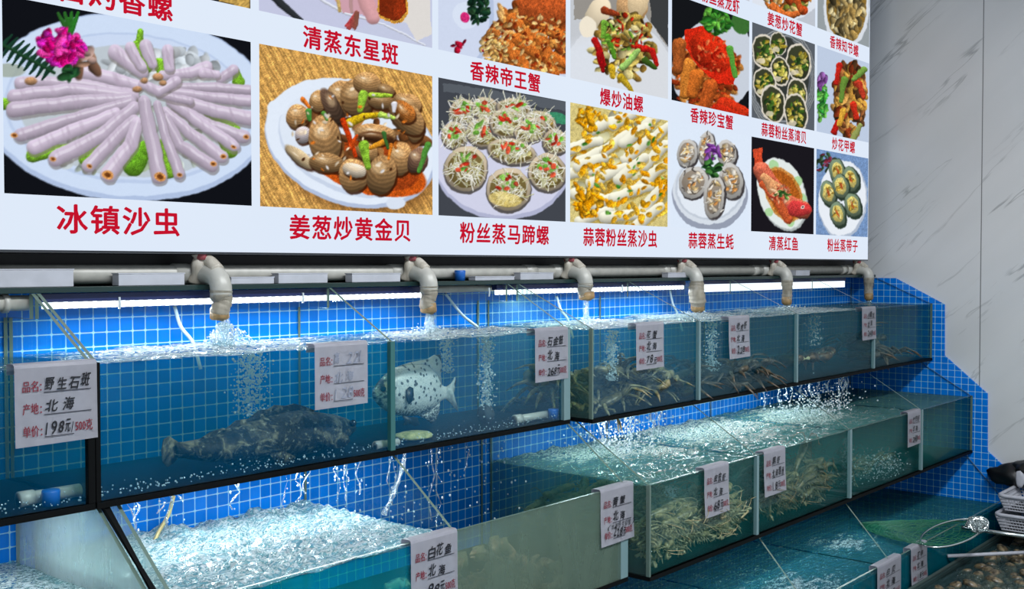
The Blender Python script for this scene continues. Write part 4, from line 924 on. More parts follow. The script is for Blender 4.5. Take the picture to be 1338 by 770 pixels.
# ------------------------------------------------------------------ price tags
def tag_card_mat():
    b = NB('laminated_white_card')
    n = b.noise(b.pos(), 60, 3)
    return b.done(b.principled(b.mix(n, srgb(170, 171, 182), srgb(188, 188, 197)), 0.42))
M_card = tag_card_mat()
M_red_ink = plain('dark_red_print', (120, 26, 44), 0.5)
M_black_ink = plain('black_marker', (16, 17, 26), 0.5)
M_faint_ink = plain('faded_grey_marker', (128, 134, 150), 0.5)
M_rule = plain('ruled_line_ink', (44, 44, 54), 0.5)
def price_tag(label, u0, u1, yf, zr, lines, faint=False, drop=0.113, extra=None, third=True):
    x0, x1 = on_y(u0, 450, yf - 0.002).x, on_y(u1, 450, yf - 0.002).x; w = x1 - x0
    t = thing('price_tag', label, 'price tag', ((x0 + x1) / 2, yf, zr - drop), 'handwritten price tags hooked over the glass rims')
    y1 = yf - 0.0022; tilt = random.uniform(0.000, 0.004)
    zt = zr + 0.0042
    prof = [(yf + 0.022, zr - 0.012), (yf + 0.0225, zt - 0.002), (yf + 0.020, zt), (yf + 0.003, zt + 0.0006), (yf - 0.001, zt - 0.0012), (y1, zt - 0.006), (y1 - 0.0004, zr - drop * 0.5), (y1 - tilt, zr - drop)]
    bm = bmesh.new(); n = 7; cols = []
    for i in range(n):
        f = i / (n - 1); cols.append([bm.verts.new((x0 + w * f, y - 0.0006 * math.sin(f * PI) * (k > 4), z + 0.0015 * (f - 0.5) * (k > 6))) for k, (y, z) in enumerate(prof)])
    for a, b_ in zip(cols, cols[1:]):
        for k in range(len(prof) - 1): bm.faces.new((a[k], a[k + 1], b_[k + 1], b_[k]))
    bmesh.ops.solidify(bm, geom=bm.faces[:], thickness=0.0007)
    obj('card', bm, M_card, t)
    k = w / 0.12; prs, unit, hand, rule = [([], []), ([], []), ([], [])], ([], []), ([], []), ([], [])
    def rect(acc, a, b_, c, d):
        m = len(acc[0]); acc[0].extend([(a, b_), (c, b_), (c, d), (a, d)]); acc[1].append((m, m + 1, m + 2, m + 3))
    rows = [0.036, 0.068, 0.100]; rows = [r * drop / 0.113 for r in rows]
    for i, (key, s) in enumerate(zip(('品名', '产地', '单价'), lines)):
        zb = -rows[i]; pr = prs[i]
        for bo in (0, .0005): text_into(pr, key, 0.010 * k + bo, zb, 0.022 * k, 0.016)
        text_into(pr, ':', 0.0345 * k, zb + 0.001, 0.0025 * k, 0.010)
        if i == 2 and third:
            [text_into(unit, '500克', 0.085 * k + bo, zb + 0.001, 0.026 * k, 0.0165) for bo in (0, .0005)]
            rect(rule, 0.040 * k, zb - 0.0022, 0.083 * k, zb - 0.0010)
        else: rect(rule, 0.040 * k, zb - 0.0022, 0.110 * k, zb - 0.0010)
        m = len(s); wmax = 0.066 if i < 2 else 0.042
        cw = min(0.020, wmax / max(1, m)) if i < 2 else wmax / m
        for j, ch in enumerate(s):
            if ch == ' ': continue
            hx = (0.041 + j * (cw + (0.006 if m <= 2 and i < 2 else 0.001))) * k
            hh = random.uniform(0.0165, 0.022) if i < 2 else random.uniform(0.015, 0.021)
            hz_, hw, hr, hs = zb + random.uniform(-0.001, 0.003), cw * k * random.uniform(0.88, 1.05) * (0.35 if ch in '1/' else 1), random.uniform(-0.06, 0.10), random.uniform(0.15, 0.35)
            for bo in ((0, 0), (.0007, .0003), (.0003, -.0005)): text_into(hand, ch, hx + bo[0], hz_ + bo[1], hw, hh, rot=hr, shear=hs)
    if extra:
        for j, ch in enumerate(extra): text_into(hand, ch, (0.022 + j * 0.0125) * k, -rows[1] - 0.0165, 0.011 * k, 0.0125, rot=random.uniform(-.1, .1), shear=0.2)
    def place(a, b_):
        f = min(1, max(0, -b_ / drop)); base = y1 - (tilt * max(0, (f - 0.5) / 0.5)) - 0.0004
        return (x0 + a, base - 0.0006 * math.sin(min(1, max(0, a / w)) * PI) - 0.0016, zr + b_)
    if unit[0]: flat_obj('printed_unit', unit, M_red_ink, t, place)['label'] = 'dark red printed unit 500克'
    for pr in prs: flat_obj('printed_line', pr, M_red_ink, t, place)['label'] = 'dark red printed words'
    flat_obj('handwriting', hand, M_faint_ink if faint else M_black_ink, t, place)['label'] = 'grey faded handwriting' if faint else 'black handwriting'
    flat_obj('ruled_line', rule, M_rule, t, place)
    return t
Z1, Z2, Z3 = 1.457, 1.113, 0.737
price_tag('white price tag reading 野生石斑 at the far left of the top row', 18, 126, YUL, Z1, ('野生石斑', '北海', '198元/'))
price_tag('white price tag with faded grey handwriting above the grouper', 411, 480, YUL, Z1, ('高 221', '北海', '128'), True)
price_tag('white price tag reading 石金鼓 right of the spotted fish', 699, 742, YUL, Z1, ('石金鼓', '北海', '268元'), drop=0.115)
price_tag('white price tag reading 花蟹 over the heap of tied crabs', 831, 867, YUR, Z1, ('花蟹', '北海', '78元'), drop=0.110)
price_tag('white price tag hanging below the fourth sock', 952, 979, YUR, Z1, ('老虎虾', '北海', '228'), drop=0.112)
price_tag('white price tag below the last sock, nearest the marble wall in the top row', 1126, 1144, YUR, Z1, ('小青龙', '北海', '268'), drop=0.108)
price_tag('white price tag at the marble wall end of the middle row', 1187, 1204, YMR, Z2, ('竹节虾', '北海', '268'), drop=0.112)
price_tag('white price tag with four lines on the prawn tank', 999, 1027, YMR, Z2, ('黑虾', '北海涠洲', '18元'), drop=0.114)
price_tag('white price tag reading 皮皮虾 on the mantis shrimp tank', 921, 953, YMR, Z2, ('皮皮虾', '北海', '68元'), drop=0.116)
price_tag('white price tag reading 青蟹 on the smeared green pane', 785, 828, YML, Z2, ('青蟹', '北海', '228元'), drop=0.120, extra='(本港野生膏蟹)')
price_tag('white price tag reading 白花鱼 at the bottom of the picture', 536, 597, YML, Z2, ('白花鱼', '北海', '98元'), drop=0.116)
price_tag('nearer of two white price tags on the lowest tank', 1149, 1180, YLO, Z3, ('白贝', '北海', '28元'), drop=0.114)
price_tag('farther of two white price tags on the lowest tank', 1193, 1214, YLO, Z3, ('花甲', '北海', '18元'), drop=0.114)

# ------------------------------------------------------------------ fish
def loft_fish(bm, y, secs, half, n=16, mi=0):
    """secs: (u, v_top, v_bottom, fullness) read off the photograph in the plane of the fish"""
    rings = []
    for u, vt, vb, f in secs:
        a, b_ = on_y(u, vt, y), on_y(u, vb, y); c = (a + b_) / 2; h = (a.z - b_.z) / 2
        rings.append([bm.verts.new((c.x, y + half * f * math.sin(q) * (abs(math.sin(q)) ** 0.1), c.z + h * math.cos(q))) for q in (2 * PI * k / n for k in range(n))])
    for a, b_ in zip(rings, rings[1:]):
        for k in range(n): bm.faces.new((a[k], a[(k + 1) % n], b_[(k + 1) % n], b_[k])).material_index = mi
    bm.faces.new(rings[0]).material_index = mi; bm.faces.new(list(reversed(rings[-1]))).material_index = mi
def fin(bm, pts, y, dy=0.0, th=0.0025, mi=0, flare=0.0):
    P = [on_y(u, v, y) for u, v in pts]; c = sum(P, Vector()) / len(P); n = len(P)
    f = [bm.verts.new((p.x, y + dy - th / 2 + flare * i / n, p.z)) for i, p in enumerate(P)]; b_ = [bm.verts.new((p.x, y + dy + th / 2 + flare * i / n, p.z)) for i, p in enumerate(P)]
    bm.faces.new(f).material_index = mi; bm.faces.new(list(reversed(b_))).material_index = mi
    for i in range(n): bm.faces.new((f[i], b_[i], b_[(i + 1) % n], f[(i + 1) % n])).material_index = mi
def scat_mat():
    b = NB('spotted_silver_skin')
    p = b.mapping(b.pos(), scale=(1, 0.15, 1))
    d = b.voro(p, 78); spot = b.m('LESS_THAN', d, 0.27)
    p2 = b.mapping(b.pos(), scale=(1, 0.15, 1)); f = b.ramp(b.noise(p2, 420, 2), 0.55, 0.62)
    sep = b.n('ShaderNodeSeparateXYZ'); b.put(sep.inputs[0], b.pos())
    head = b.ramp(sep.outputs[0], 1.512, 1.462)
    hd = b.m('MULTIPLY', head, b.ramp(b.noise(p, 130, 4, 0.7), 0.42, 0.58))
    low = b.m('MULTIPLY', b.ramp(sep.outputs[2], 1.318, 1.298), b.ramp(b.noise(p, 300, 3), 0.45, 0.55))
    edge = b.m('MULTIPLY', f, 0.35)
    c = b.mix(b.noise(p, 25, 3), (0.40, 0.45, 0.45), (0.62, 0.64, 0.61))
    dark = b.m('MAXIMUM', b.m('MAXIMUM', b.m('MULTIPLY', spot, 0.92), hd), b.m('MAXIMUM', low, edge))
    return b.done(b.principled(b.mix(dark, c, (0.025, 0.035, 0.042)), 0.3))
M_scat = scat_mat(); M_finblack = plain('black_fin', (24, 34, 40), 0.4); M_eye = plain('fish_eye', (14, 18, 20), 0.1); M_finpale = plain('grey_tail_fin', (150, 160, 158), 0.4, var=0.35, scale=120)
zq = lambda x, y: (470 + x / 4.46, 450 + y / 4.46)
YS_ = 1.62
bm = bmesh.new()
loft_fish(bm, YS_, [(*[zq(x, t)[0]], zq(x, t)[1], zq(x, b_)[1], f) for x, t, b_, f in ((80, 286, 302, .12), (92, 254, 332, .42), (120, 214, 364, .7), (160, 170, 394, .9), (210, 134, 412, 1.0), (280, 114, 420, 1.0), (350, 112, 414, .92), (400, 124, 394, .75), (440, 165, 362, .52), (470, 230, 332, .34), (492, 246, 322, .22), (508, 246, 322, .14))], 0.026)
for P, mi in (([(225, 128), (300, 104), (395, 88), (436, 62), (468, 62), (476, 120), (470, 180), (478, 236), (440, 170), (380, 118)], 0), ([(330, 410), (380, 395), (450, 345), (466, 330), (462, 390), (446, 436), (425, 466), (395, 440), (360, 424)], 0), ([(500, 250), (530, 232), (556, 192), (560, 215), (546, 288), (562, 345), (572, 388), (552, 372), (524, 335), (500, 318)], 3)):
    fin(bm, [zq(*q) for q in P], YS_, 0, 0.003, mi)
for P in ([(436, 62), (468, 62), (474, 110), (460, 76)], [(446, 436), (425, 466), (400, 446), (432, 440)], [(556, 192), (560, 215), (553, 250), (548, 230)]): fin(bm, [zq(*q) for q in P], YS_, 0, 0.0036, 1)
fin(bm, [zq(*q) for q in ((216, 262), (236, 240), (254, 250), (256, 290), (246, 325), (226, 344), (214, 320))], YS_, -0.028, 0.002, 1, -0.004)
fin(bm, [zq(*q) for q in ((225, 412), (262, 420), (312, 424), (322, 470), (300, 474), (270, 462), (232, 470), (240, 440))], YS_, -0.012, 0.003, 1)
e_ = on_y(*zq(110, 258), YS_); ico(bm, (e_.x, YS_ - 0.014, e_.z), 0.0062, 2, 2)
scat = obj('spotted_fish', bm, [M_scat, M_finblack, M_eye, M_finpale], None, True)
prop(scat, 'deep bodied silver fish with black spots facing left in the top row', 'fish')

def grouper_mat():
    b = NB('mottled_grouper_skin')
    p = b.mapping(b.pos(), scale=(1, 0.5, 1))
    n = b.noise(p, 34, 6, 0.68, 0.9); m = b.noise(p, 110, 3, 0.7)
    c = b.mix(b.ramp(n, 0.49, 0.66), (0.006, 0.009, 0.008), (0.19, 0.175, 0.105))
    c = b.mix(b.m('MULTIPLY', b.ramp(m, 0.56, 0.66), 0.5), c, (0.34, 0.33, 0.22))
    c = b.mix(b.m('MULTIPLY', b.ramp(b.noise(p, 60, 2), 0.58, 0.66), 0.8), c, (0.01, 0.014, 0.014))
    return b.done(b.principled(c, 0.5, normal=b.bump(n, 0.8, 0.010), Specular_IOR_Level=0.25))
M_grouper = grouper_mat()
gq = lambda x, y: (200 + x / 4.78, 510 + y / 4.78)
bm = bmesh.new(); YG = 1.60
loft_fish(bm, YG, [(gq(x, t)[0], gq(x, t)[1], gq(x, b_)[1], f) for x, t, b_, f in ((140, 325, 425, .16), (200, 322, 428, .3), (290, 305, 442, .45), (400, 275, 452, .62), (520, 225, 456, .8), (640, 175, 448, .95), (760, 138, 432, 1.0), (880, 120, 415, 1.0), (980, 130, 392, .98), (1060, 142, 362, .9), (1130, 152, 330, .75), (1190, 170, 298, .55), (1230, 190, 268, .36), (1250, 212, 244, .15))], 0.052, 20)
for P in ([(150, 320), (100, 288), (66, 310), (54, 380), (60, 450), (90, 480), (130, 450), (152, 425)], [(430, 262), (520, 190), (600, 178), (660, 128), (720, 120), (760, 92), (830, 98), (880, 84), (940, 100), (1010, 128), (900, 170), (640, 220)], [(300, 300), (360, 262), (440, 236), (470, 262), (400, 300)], [(420, 440), (480, 470), (560, 478), (590, 450), (500, 430)]):
    fin(bm, [gq(*q) for q in P], YG, 0, 0.004)
fin(bm, [gq(*q) for q in ((920, 290), (960, 240), (1030, 230), (1100, 260), (1116, 300), (1080, 340), (1000, 345))], YG, -0.050, 0.004, 0, -0.004)
fin(bm, [gq(*q) for q in ((640, 380), (720, 360), (800, 400), (760, 436), (680, 440))], YG, -0.040, 0.004, 0, -0.004)
e_ = on_y(*gq(1176, 196), YG); ico(bm, (e_.x, YG - 0.034, e_.z), 0.007, 2, 1)
bmesh.ops.subdivide_edges(bm, edges=[e for e in bm.edges if e.calc_length() > 0.02], cuts=1, use_grid_fill=True)
gp = obj('grouper', bm, [M_grouper, M_eye], None, True)
prop(gp, 'big dark mottled grouper lying on the tank bottom with its head right', 'fish')

# ------------------------------------------------------------------ crabs
def crab_mesh(name, shell, leg, tie, seed, tips=None):
    r = random.Random(seed); bm = bmesh.new()
    n = 24; rings = []
    for k, (s, z) in enumerate(((0.0, 0.016), (0.45, 0.0145), (0.8, 0.009), (1.0, 0.0), (0.86, -0.007), (0.5, -0.011), (0.0, -0.012))):
        row = []
        for i in range(n):
            q = 2 * PI * i / n; sp = 1 + 0.28 * max(0, math.cos(q)) ** 14 + 0.28 * max(0, -math.cos(q)) ** 14 + (0.05 if i % 2 and math.sin(q) > -0.1 else 0)
            row.append(bm.verts.new((0.044 * s * sp * math.cos(q) if s else 0.0001 * math.cos(q), 0.030 * s * math.sin(q) * (0.8 if math.sin(q) < 0 else 1) if s else 0.0001 * math.sin(q), z)))
        rings.append(row)
    for a, b_ in zip(rings, rings[1:]):
        for i in range(n): bm.faces.new((a[i], a[(i + 1) % n], b_[(i + 1) % n], b_[i]))
    bm.faces.new(list(reversed(rings[0]))); bm.faces.new(rings[-1])
    for s in (-1, 1):
        for j in range(4):
            y0 = 0.012 - j * 0.010; a = math.radians(20 - j * 26 + r.uniform(-12, 12)); up = r.uniform(0.010, 0.024)
            p0 = Vector((s * 0.034, y0, -0.004)); p1 = p0 + Vector((s * math.cos(a) * 0.034, math.sin(a) * 0.034, up)); a2 = a - r.uniform(-0.3, 0.5)
            p2 = p1 + Vector((s * math.cos(a2) * 0.028, math.sin(a2) * 0.028, -up * 0.6)); p3 = p2 + Vector((s * math.cos(a2 - .2) * 0.024, math.sin(a2 - .2) * 0.024, -up * 0.9))
            tube(bm, [p0, p0.lerp(p1, .5), p1, p1.lerp(p2, .5), p2, p3], [0.0050, 0.0070, 0.0054, 0.0060, 0.0044, 0.0012], 7, mi=1, flat=0.6)
        c0 = Vector((s * 0.030, 0.020, 0)); c1 = Vector((s * 0.052, 0.040, 0.006)); c2 = Vector((s * 0.030, 0.058, 0.004)); c3 = Vector((s * 0.004, 0.060, 0.002))
        tube(bm, spline([c0, c1, c2], 4), [0.006, 0.0068, 0.0078, 0.0088, 0.0092, 0.0096, 0.0100, 0.0108, 0.0115], 9, mi=1)
        tube(bm, [c2, (c2 + c3) / 2 + Vector((0, 0.004, 0.002)), c3], [0.0105, 0.0070, 0.0012], 8, mi=1); tube(bm, [c2, (c2 + c3) / 2 + Vector((0, -0.006, -0.002)), c3 + Vector((0, -0.004, 0))], [0.0080, 0.0048, 0.0010], 8, mi=1)
        if tips: tube(bm, [c3 + Vector((s * 0.006, 0.001, 0.001)), c3 + Vector((-s * 0.003, 0, 0))], [0.0048, 0.0012], 7, mi=3)
        if tie: tube(bm, [c2 + Vector((-s * 0.004, -0.012, 0.000)), c2 + Vector((-s * 0.004, 0.012, 0.004))], 0.0125, 8, mi=2, flat=0.8)
        ico(bm, (s * 0.010, 0.031, 0.006), 0.0026, 1, 3 if tips else 1)
    me = bpy.data.meshes.new(name); bmesh.ops.recalc_face_normals(bm, faces=bm.faces); bm.to_mesh(me); bm.free()
    me.polygons.foreach_set('use_smooth', [True] * len(me.polygons))
    for m in (shell, leg, tie or leg, tips or leg): me.materials.append(m)
    return me
def shellmat(name, c0, c1, rough=0.35):
    b = NB(name); n = b.noise(b.obj(), 90, 4, 0.65)
    return b.done(b.principled(b.mix(b.ramp(n, 0.38, 0.62), srgb(*c0), srgb(*c1)), rough))
M_cs1 = shellmat('olive_crab_shell', (38, 40, 30), (104, 98, 70)); M_cl1 = shellmat('grey_olive_crab_leg', (58, 58, 42), (142, 134, 98)); M_straw = plain('pale_straw_tie', (122, 116, 84), 0.6, var=0.2)
M_cs2 = shellmat('dark_brown_crab_shell', (30, 27, 24), (84, 72, 56)); M_cl2 = shellmat('dark_brown_crab_leg', (40, 34, 28), (96, 80, 60)); M_tip = plain('pale_claw_tip', (222, 206, 160), 0.4)
M_cs3 = shellmat('brown_mud_crab_shell', (60, 46, 34), (150, 112, 82)); M_cl3 = shellmat('cream_mud_crab_leg', (104, 80, 58), (196, 168, 132))
def crowd(protos, name, cat, group, spots, labels, zoff=0.0):
    for i, (x, y, z, rx, ry, rz, s) in enumerate(spots):
        o = bpy.data.objects.new(name, protos[i % len(protos)]); C.objects.link(o)
        o.location = (x, y, z); o.rotation_euler = (rx, ry, rz); o.scale = (s, s, s)
        prop(o, labels if isinstance(labels, str) else labels[i], cat, group)
R_ = random.Random(21)
cm1 = [crab_mesh('tied_crab', M_cs1, M_cl1, M_straw, k) for k in range(3)]
sp = []
for lay, (n, z) in enumerate(((12, 1.270), (11, 1.296), (7, 1.318))):
    for k in range(n):
        f = (k + R_.uniform(.2, .8)) / n
        sp.append((2.03 + f * 0.39, R_.uniform(1.53, 1.73 - lay * .03), z + R_.uniform(-.003, .006), R_.uniform(-.5, .5), R_.uniform(-.5, .5), R_.uniform(0, 6.28), R_.uniform(.80, 1.0)))
crowd(cm1, 'tied_crab', 'crab', 'grey olive crabs heaped behind the 花蟹 tag', sp, 'grey olive crab with straw tied claws in the heap behind the 花蟹 tag')
cm2 = [crab_mesh('dark_crab', M_cs2, M_cl2, None, 10 + k) for k in range(3)]
sp = []
for n, z, a, c in ((14, 1.272, 2.52, 2.97), (10, 1.298, 2.54, 2.95)):
    for k in range(n):
        f = (k + R_.uniform(.2, .8)) / n; sp.append((a + f * (c - a), R_.uniform(1.53, 1.70), z, R_.uniform(-.4, .4), R_.uniform(-.4, .4), R_.uniform(0, 6.28), R_.uniform(.8, 1.0)))
crowd(cm2, 'dark_crab', 'crab', 'dark crabs below the fourth sock', sp, 'dark brown crab in the low heap below the fourth sock')
cm3 = crab_mesh('pale_tipped_crab', shellmat('reddish_brown_shell', (44, 30, 22), (104, 72, 48)), shellmat('reddish_brown_leg', (60, 40, 28), (126, 88, 58)), None, 31, M_tip)
crowd([cm3], 'pale_tipped_crab', 'crab', None, [(3.25, 1.625, 1.285, 0.15, 0, 2.9, 1.45), (3.44, 1.64, 1.285, 0.15, 0.1, 3.4, 1.40)], ['dark brown crab with pale claw tips, left one below the fifth sock', 'dark brown crab with pale claw tips, right one below the fifth sock'])
sp = [(3.72, 1.58, 1.275, .1, 0, 2.2, 1.2), (3.86, 1.60, 1.276, 0, .2, 4.0, 1.25), (4.00, 1.58, 1.274, .1, .1, 1.0, 1.1), (3.78, 1.60, 1.310, .3, .2, 5.0, 1.15), (3.93, 1.64, 1.312, .2, .1, 3.0, 1.1), (3.74, 1.585, 1.343, .3, .5, 2.5, 1.0)]
crowd(cm2, 'dark_crab', 'crab', 'dark crabs at the marble wall end', sp, 'dark crab in the pile at the marble wall end of the top row')
cm4 = crab_mesh('mud_crab', M_cs3, M_cl3, M_straw, 41)
crowd([cm4], 'mud_crab', 'crab', 'brown mud crabs behind the smeared pane', [(1.57, 1.45, 0.950, 1.2, 0, 0.1, 1.15), (1.64, 1.50, 0.930, .3, 0, 2.0, 1.1), (1.74, 1.46, 0.930, .1, 0.2, 4.0, 1.1), (1.53, 1.56, 0.930, 0, 0, 1.0, 1.1), (1.66, 1.44, 0.965, 1.0, .3, 0.4, 1.1)], 'brown and cream mud crab behind the smeared pane with the 青蟹 tag')

# ------------------------------------------------------------------ shrimps
def shrimp_mesh(name, seg_n, mats, curl, wide, seed):
    r = random.Random(seed); bm = bmesh.new(); pts = []; rad = []
    for k in range(seg_n * 2 + 1):
        f = k / (seg_n * 2); a = curl * f * f
        pts.append(Vector((-0.06 + 0.118 * f - 0.012 * a * f, 0, 0.018 * curl - 0.034 * a * f * f))); rad.append((0.0118 * (1 - 0.55 * f ** 1.5) * (1.0 if f > .1 else .62)) * (1.0 if k % 2 else 0.90))
    tube(bm, pts, rad, 10, mi=0, flat=0.8); e = pts[-1]; t = (pts[-1] - pts[-2]).normalized()
    for s in (-1, 0, 1): tube(bm, [e, e + t * 0.008 + Vector((0, s * 0.006, 0)), e + t * 0.018 + Vector((0, s * 0.010, 0))], [0.003, 0.0046, 0.0012], 6, mi=1, flat=.3)
    for s in (-1, 1):
        tube(bm, spline([(-0.056, s * 0.003, 0.004), (-0.078, s * 0.010, 0.016), (-0.070, s * 0.026, 0.020), (-0.040, s * 0.040, 0.012)], 4), [0.0007] * 13, 5, mi=1)
        ico(bm, (-0.060, s * 0.005, 0.004), 0.0024, 1, 2)
        for j in range(5):
            x = -0.044 + j * 0.012; p0 = Vector((x, s * 0.004, -0.006)); p1 = p0 + Vector((0.002, s * 0.008, -0.006)); p2 = p1 + Vector((-0.006, s * 0.003, -0.008))
            tube(bm, [p0, p1, p2], [0.0013, 0.0011, 0.0004], 5, mi=1)
        if wide: tube(bm, spline([(-0.050, s * 0.006, -0.002), (-0.066, s * 0.016, -0.006), (-0.048, s * 0.018, -0.010)], 4), [0.0028] * 6 + [0.0022] * 2 + [0.001], 6, mi=1)
    tube(bm, [(-0.050, 0, 0.006), (-0.068, 0, 0.009)], [0.0022, 0.0004], 5, mi=1)
    me = bpy.data.meshes.new(name); bmesh.ops.recalc_face_normals(bm, faces=bm.faces); bm.to_mesh(me); bm.free()
    me.polygons.foreach_set('use_smooth', [True] * len(me.polygons))
    for m in mats: me.materials.append(m)
    return me
M_ms = shellmat('olive_beige_mantis_shell', (66, 60, 38), (146, 134, 92)); M_msl = shellmat('pale_shrimp_leg', (92, 86, 60), (160, 150, 112)); M_ps = shellmat('dark_olive_prawn_shell', (40, 40, 26), (108, 100, 68)); M_psl = shellmat('olive_prawn_leg', (60, 58, 38), (124, 114, 80))
def heap(x0, x1, y0, y1, zb, ztop, n, smin, smax):
    out = []
    for k in range(n):
        rz = R_.gauss(0, .45); x, y = R_.uniform(x0, x1), y0 + (y1 - y0) * R_.random() ** 2.2 + 0.075 * abs(math.sin(rz)); h = ztop(x) - zb
        z = zb + 0.012 + (h - 0.012) * (R_.random() if y < y0 + 0.09 else R_.uniform(.5, 1.0)) * (1 - 0.25 * (y - y0) / (y1 - y0))
        a = R_.gauss(0, 0.5) if z < zb + 0.03 else R_.gauss(0, 0.7)
        a = max(-.25, min(.25, a)); z = max(z, zb + 0.032 + 0.07 * abs(math.sin(a)))
        out.append((x, y, z, R_.uniform(-.6, .6), a, R_.choice((0, PI)) + rz, R_.uniform(smin, smax)))
    return out
ms = [shrimp_mesh('mantis_shrimp', 8, (M_ms, M_msl, M_eye), c, True, k) for k, c in enumerate((0.1, 0.7, 1.2))]
crowd(ms, 'mantis_shrimp', 'shrimp', 'mantis shrimps heaped behind the 皮皮虾 tag', heap(2.075, 2.42, YMR + 0.024, 1.72, ZM, lambda x: 1.020 + 0.012 * math.sin(x * 23), 250, 0.95, 1.2), 'olive beige mantis shrimp in the heap behind the 皮皮虾 tag')
ps = [shrimp_mesh('prawn', 6, (M_ps, M_psl, M_eye), c, False, 9 + k) for k, c in enumerate((0.3, 0.9, 1.4))]
crowd(ps, 'prawn', 'shrimp', 'prawns heaped behind the four line tag', heap(2.575, 3.0, YMR + 0.024, 1.70, ZM, lambda x: 1.012 + 0.012 * math.sin(x * 19), 240, 0.9, 1.15), 'dark olive prawn in the heap behind the four line tag')
p1, p2 = on_y(1046, 597, 1.36), on_y(1104, 578, 1.42)
crowd(ps, 'prawn', 'shrimp', None, [(p1.x, 1.36, p1.z, 0, 0.5, 3.3, 1.1)], ['small brown prawn swimming near the surface right of the four line tag'])
crowd([ps[1]], 'prawn', 'shrimp', None, [(min(p2.x, 3.0), 1.42, p2.z, 0, -0.9, 0.4, 1.15)], ['dark prawn swimming close to the seam right of the prawn heap'])
crowd(ps, 'prawn', 'shrimp', 'few prawns on the bottom of the splashed tank', heap(3.15, 3.58, YMR + 0.05, 1.6, ZM, lambda x: 0.945, 26, 0.85, 1.05), 'dark prawn on the bottom of the splashed tank right of the prawn heap')

# ------------------------------------------------------------------ fittings lying in the tanks
def fitting(label, u0, v0, u1, v1, y, r):
    a, b_ = on_y(u0, v0, y), on_y(u1, v1, y); bm = bmesh.new()
    zz = ZU + r + 0.001
    tube(bm, [(a.x, y, zz), (b_.x, y, zz)], r, 14); tube(bm, [(a.x, y, zz), (a.x + 0.022, y, zz)], r * 1.22, 14)
    return prop(obj('pipe_length', bm, M_pvc, None, True), label, 'pipe')
fitting('grey drain pipe beside the blue cap in the leftmost top tank', 24, 640, 104, 655, 1.57, 0.010)
fitting('short grey drain pipe on the bottom left of the spotted fish tank', 490, 580, 520, 580, 1.545, 0.007)
fitting('grey drain pipe left of the blue cap in the spotted fish tank', 672, 545, 716, 540, 1.56, 0.009)
for lb, u, y, r in (('blue drain cap on the bottom of the leftmost top tank', 66, 1.545, 0.0125), ('blue drain cap on the bottom of the tank of the spotted fish', 723, 1.545, 0.012)):
    x = on_y(u, 600, y).x; bm = bmesh.new(); tube(bm, [(x, y, ZU + 0.001), (x, y, ZU + 0.0215), (x, y, ZU + 0.024)], [r, r * 1.06, r * .96], 20)
    prop(obj('drain_cap', bm, M_blue_pl, None, True), lb, 'cap')
def lump(bm, c, s, amp, seed, sub=3, mi=0):
    vs = ico(bm, (0, 0, 0), 1.0, sub, mi); rr = random.Random(seed); d = [Vector((rr.gauss(0, 1), rr.gauss(0, 1), rr.gauss(0, 1))).normalized() for _ in range(14)]; ph = [rr.uniform(0, 6) for _ in d]
    for v in vs:
        k = 1 + amp * sum(math.sin(3.2 * v.co.dot(q) * (1 + i * .15) + ph[i]) for i, q in enumerate(d)) / 5
        v.co = Vector((v.co.x * s[0] * k + c[0], v.co.y * s[1] * k + c[1], v.co.z * s[2] * k + c[2]))
M_stone = shellmat('yellow_green_stone', (120, 128, 84), (176, 174, 120), 0.6); M_airstone = shellmat('dark_air_stone', (16, 26, 34), (52, 66, 74), 0.7)
x = on_y(540, 570, 1.58).x; bm = bmesh.new(); lump(bm, (x, 1.58, ZU + 0.008), (0.045, 0.035, 0.010), 0.10, 3)
prop(obj('flat_stone', bm, M_stone, None, True), 'flat yellow green stone under the spotted fish', 'stone')
bx = on_y(635, 545, 1.60).x; bm = bmesh.new(); lump(bm, (bx, 1.60, ZU + 0.024), (0.020, 0.018, 0.023), 0.16, 5)
prop(obj('air_stone', bm, M_airstone, None, True), 'dark air stone under the tall bubble column', 'air stone')

# ------------------------------------------------------------------ bubbles, falling water, drops
def bubble_mat():
    b = NB('bright_air_bubbles')
    t = b.shader('ShaderNodeBsdfTransparent', (0.85, 0.97, 1.0)); g = b.shader('ShaderNodeBsdfGlossy', (1, 1, 1), 0.08)
    d = b.mixs(0.5, b.shader('ShaderNodeBsdfDiffuse', (0.80, 0.92, 0.96)), b.shader('ShaderNodeBsdfTranslucent', (0.80, 0.92, 0.96)))
    return b.done(b.mixs(0.78, t, b.mixs(0.25, d, g)))
M_bub = bubble_mat()
def stream_mat():
    b = NB('falling_water'); nrm = b.bump(b.noise(b.pos(), 240, 3, 0.7), 0.8, 0.004)
    t = b.shader('ShaderNodeBsdfTransparent', (0.88, 0.96, 0.98)); g = b.shader('ShaderNodeBsdfGlossy', (1, 1, 1), 0.06, nrm)
    d = b.mixs(0.5, b.shader('ShaderNodeBsdfDiffuse', (0.8, 0.9, 0.95), normal=nrm), b.shader('ShaderNodeBsdfTranslucent', (0.8, 0.9, 0.95)))
    f = b.ramp(b.noise(b.mapping(b.pos(), scale=(1, 1, .35)), 170, 3, .7), 0.48, 0.62)
    return b.done(b.mixs(b.m('ADD', 0.18, b.m('MULTIPLY', f, 0.5)), t, b.mixs(0.4, d, g)))
M_stream = stream_mat()
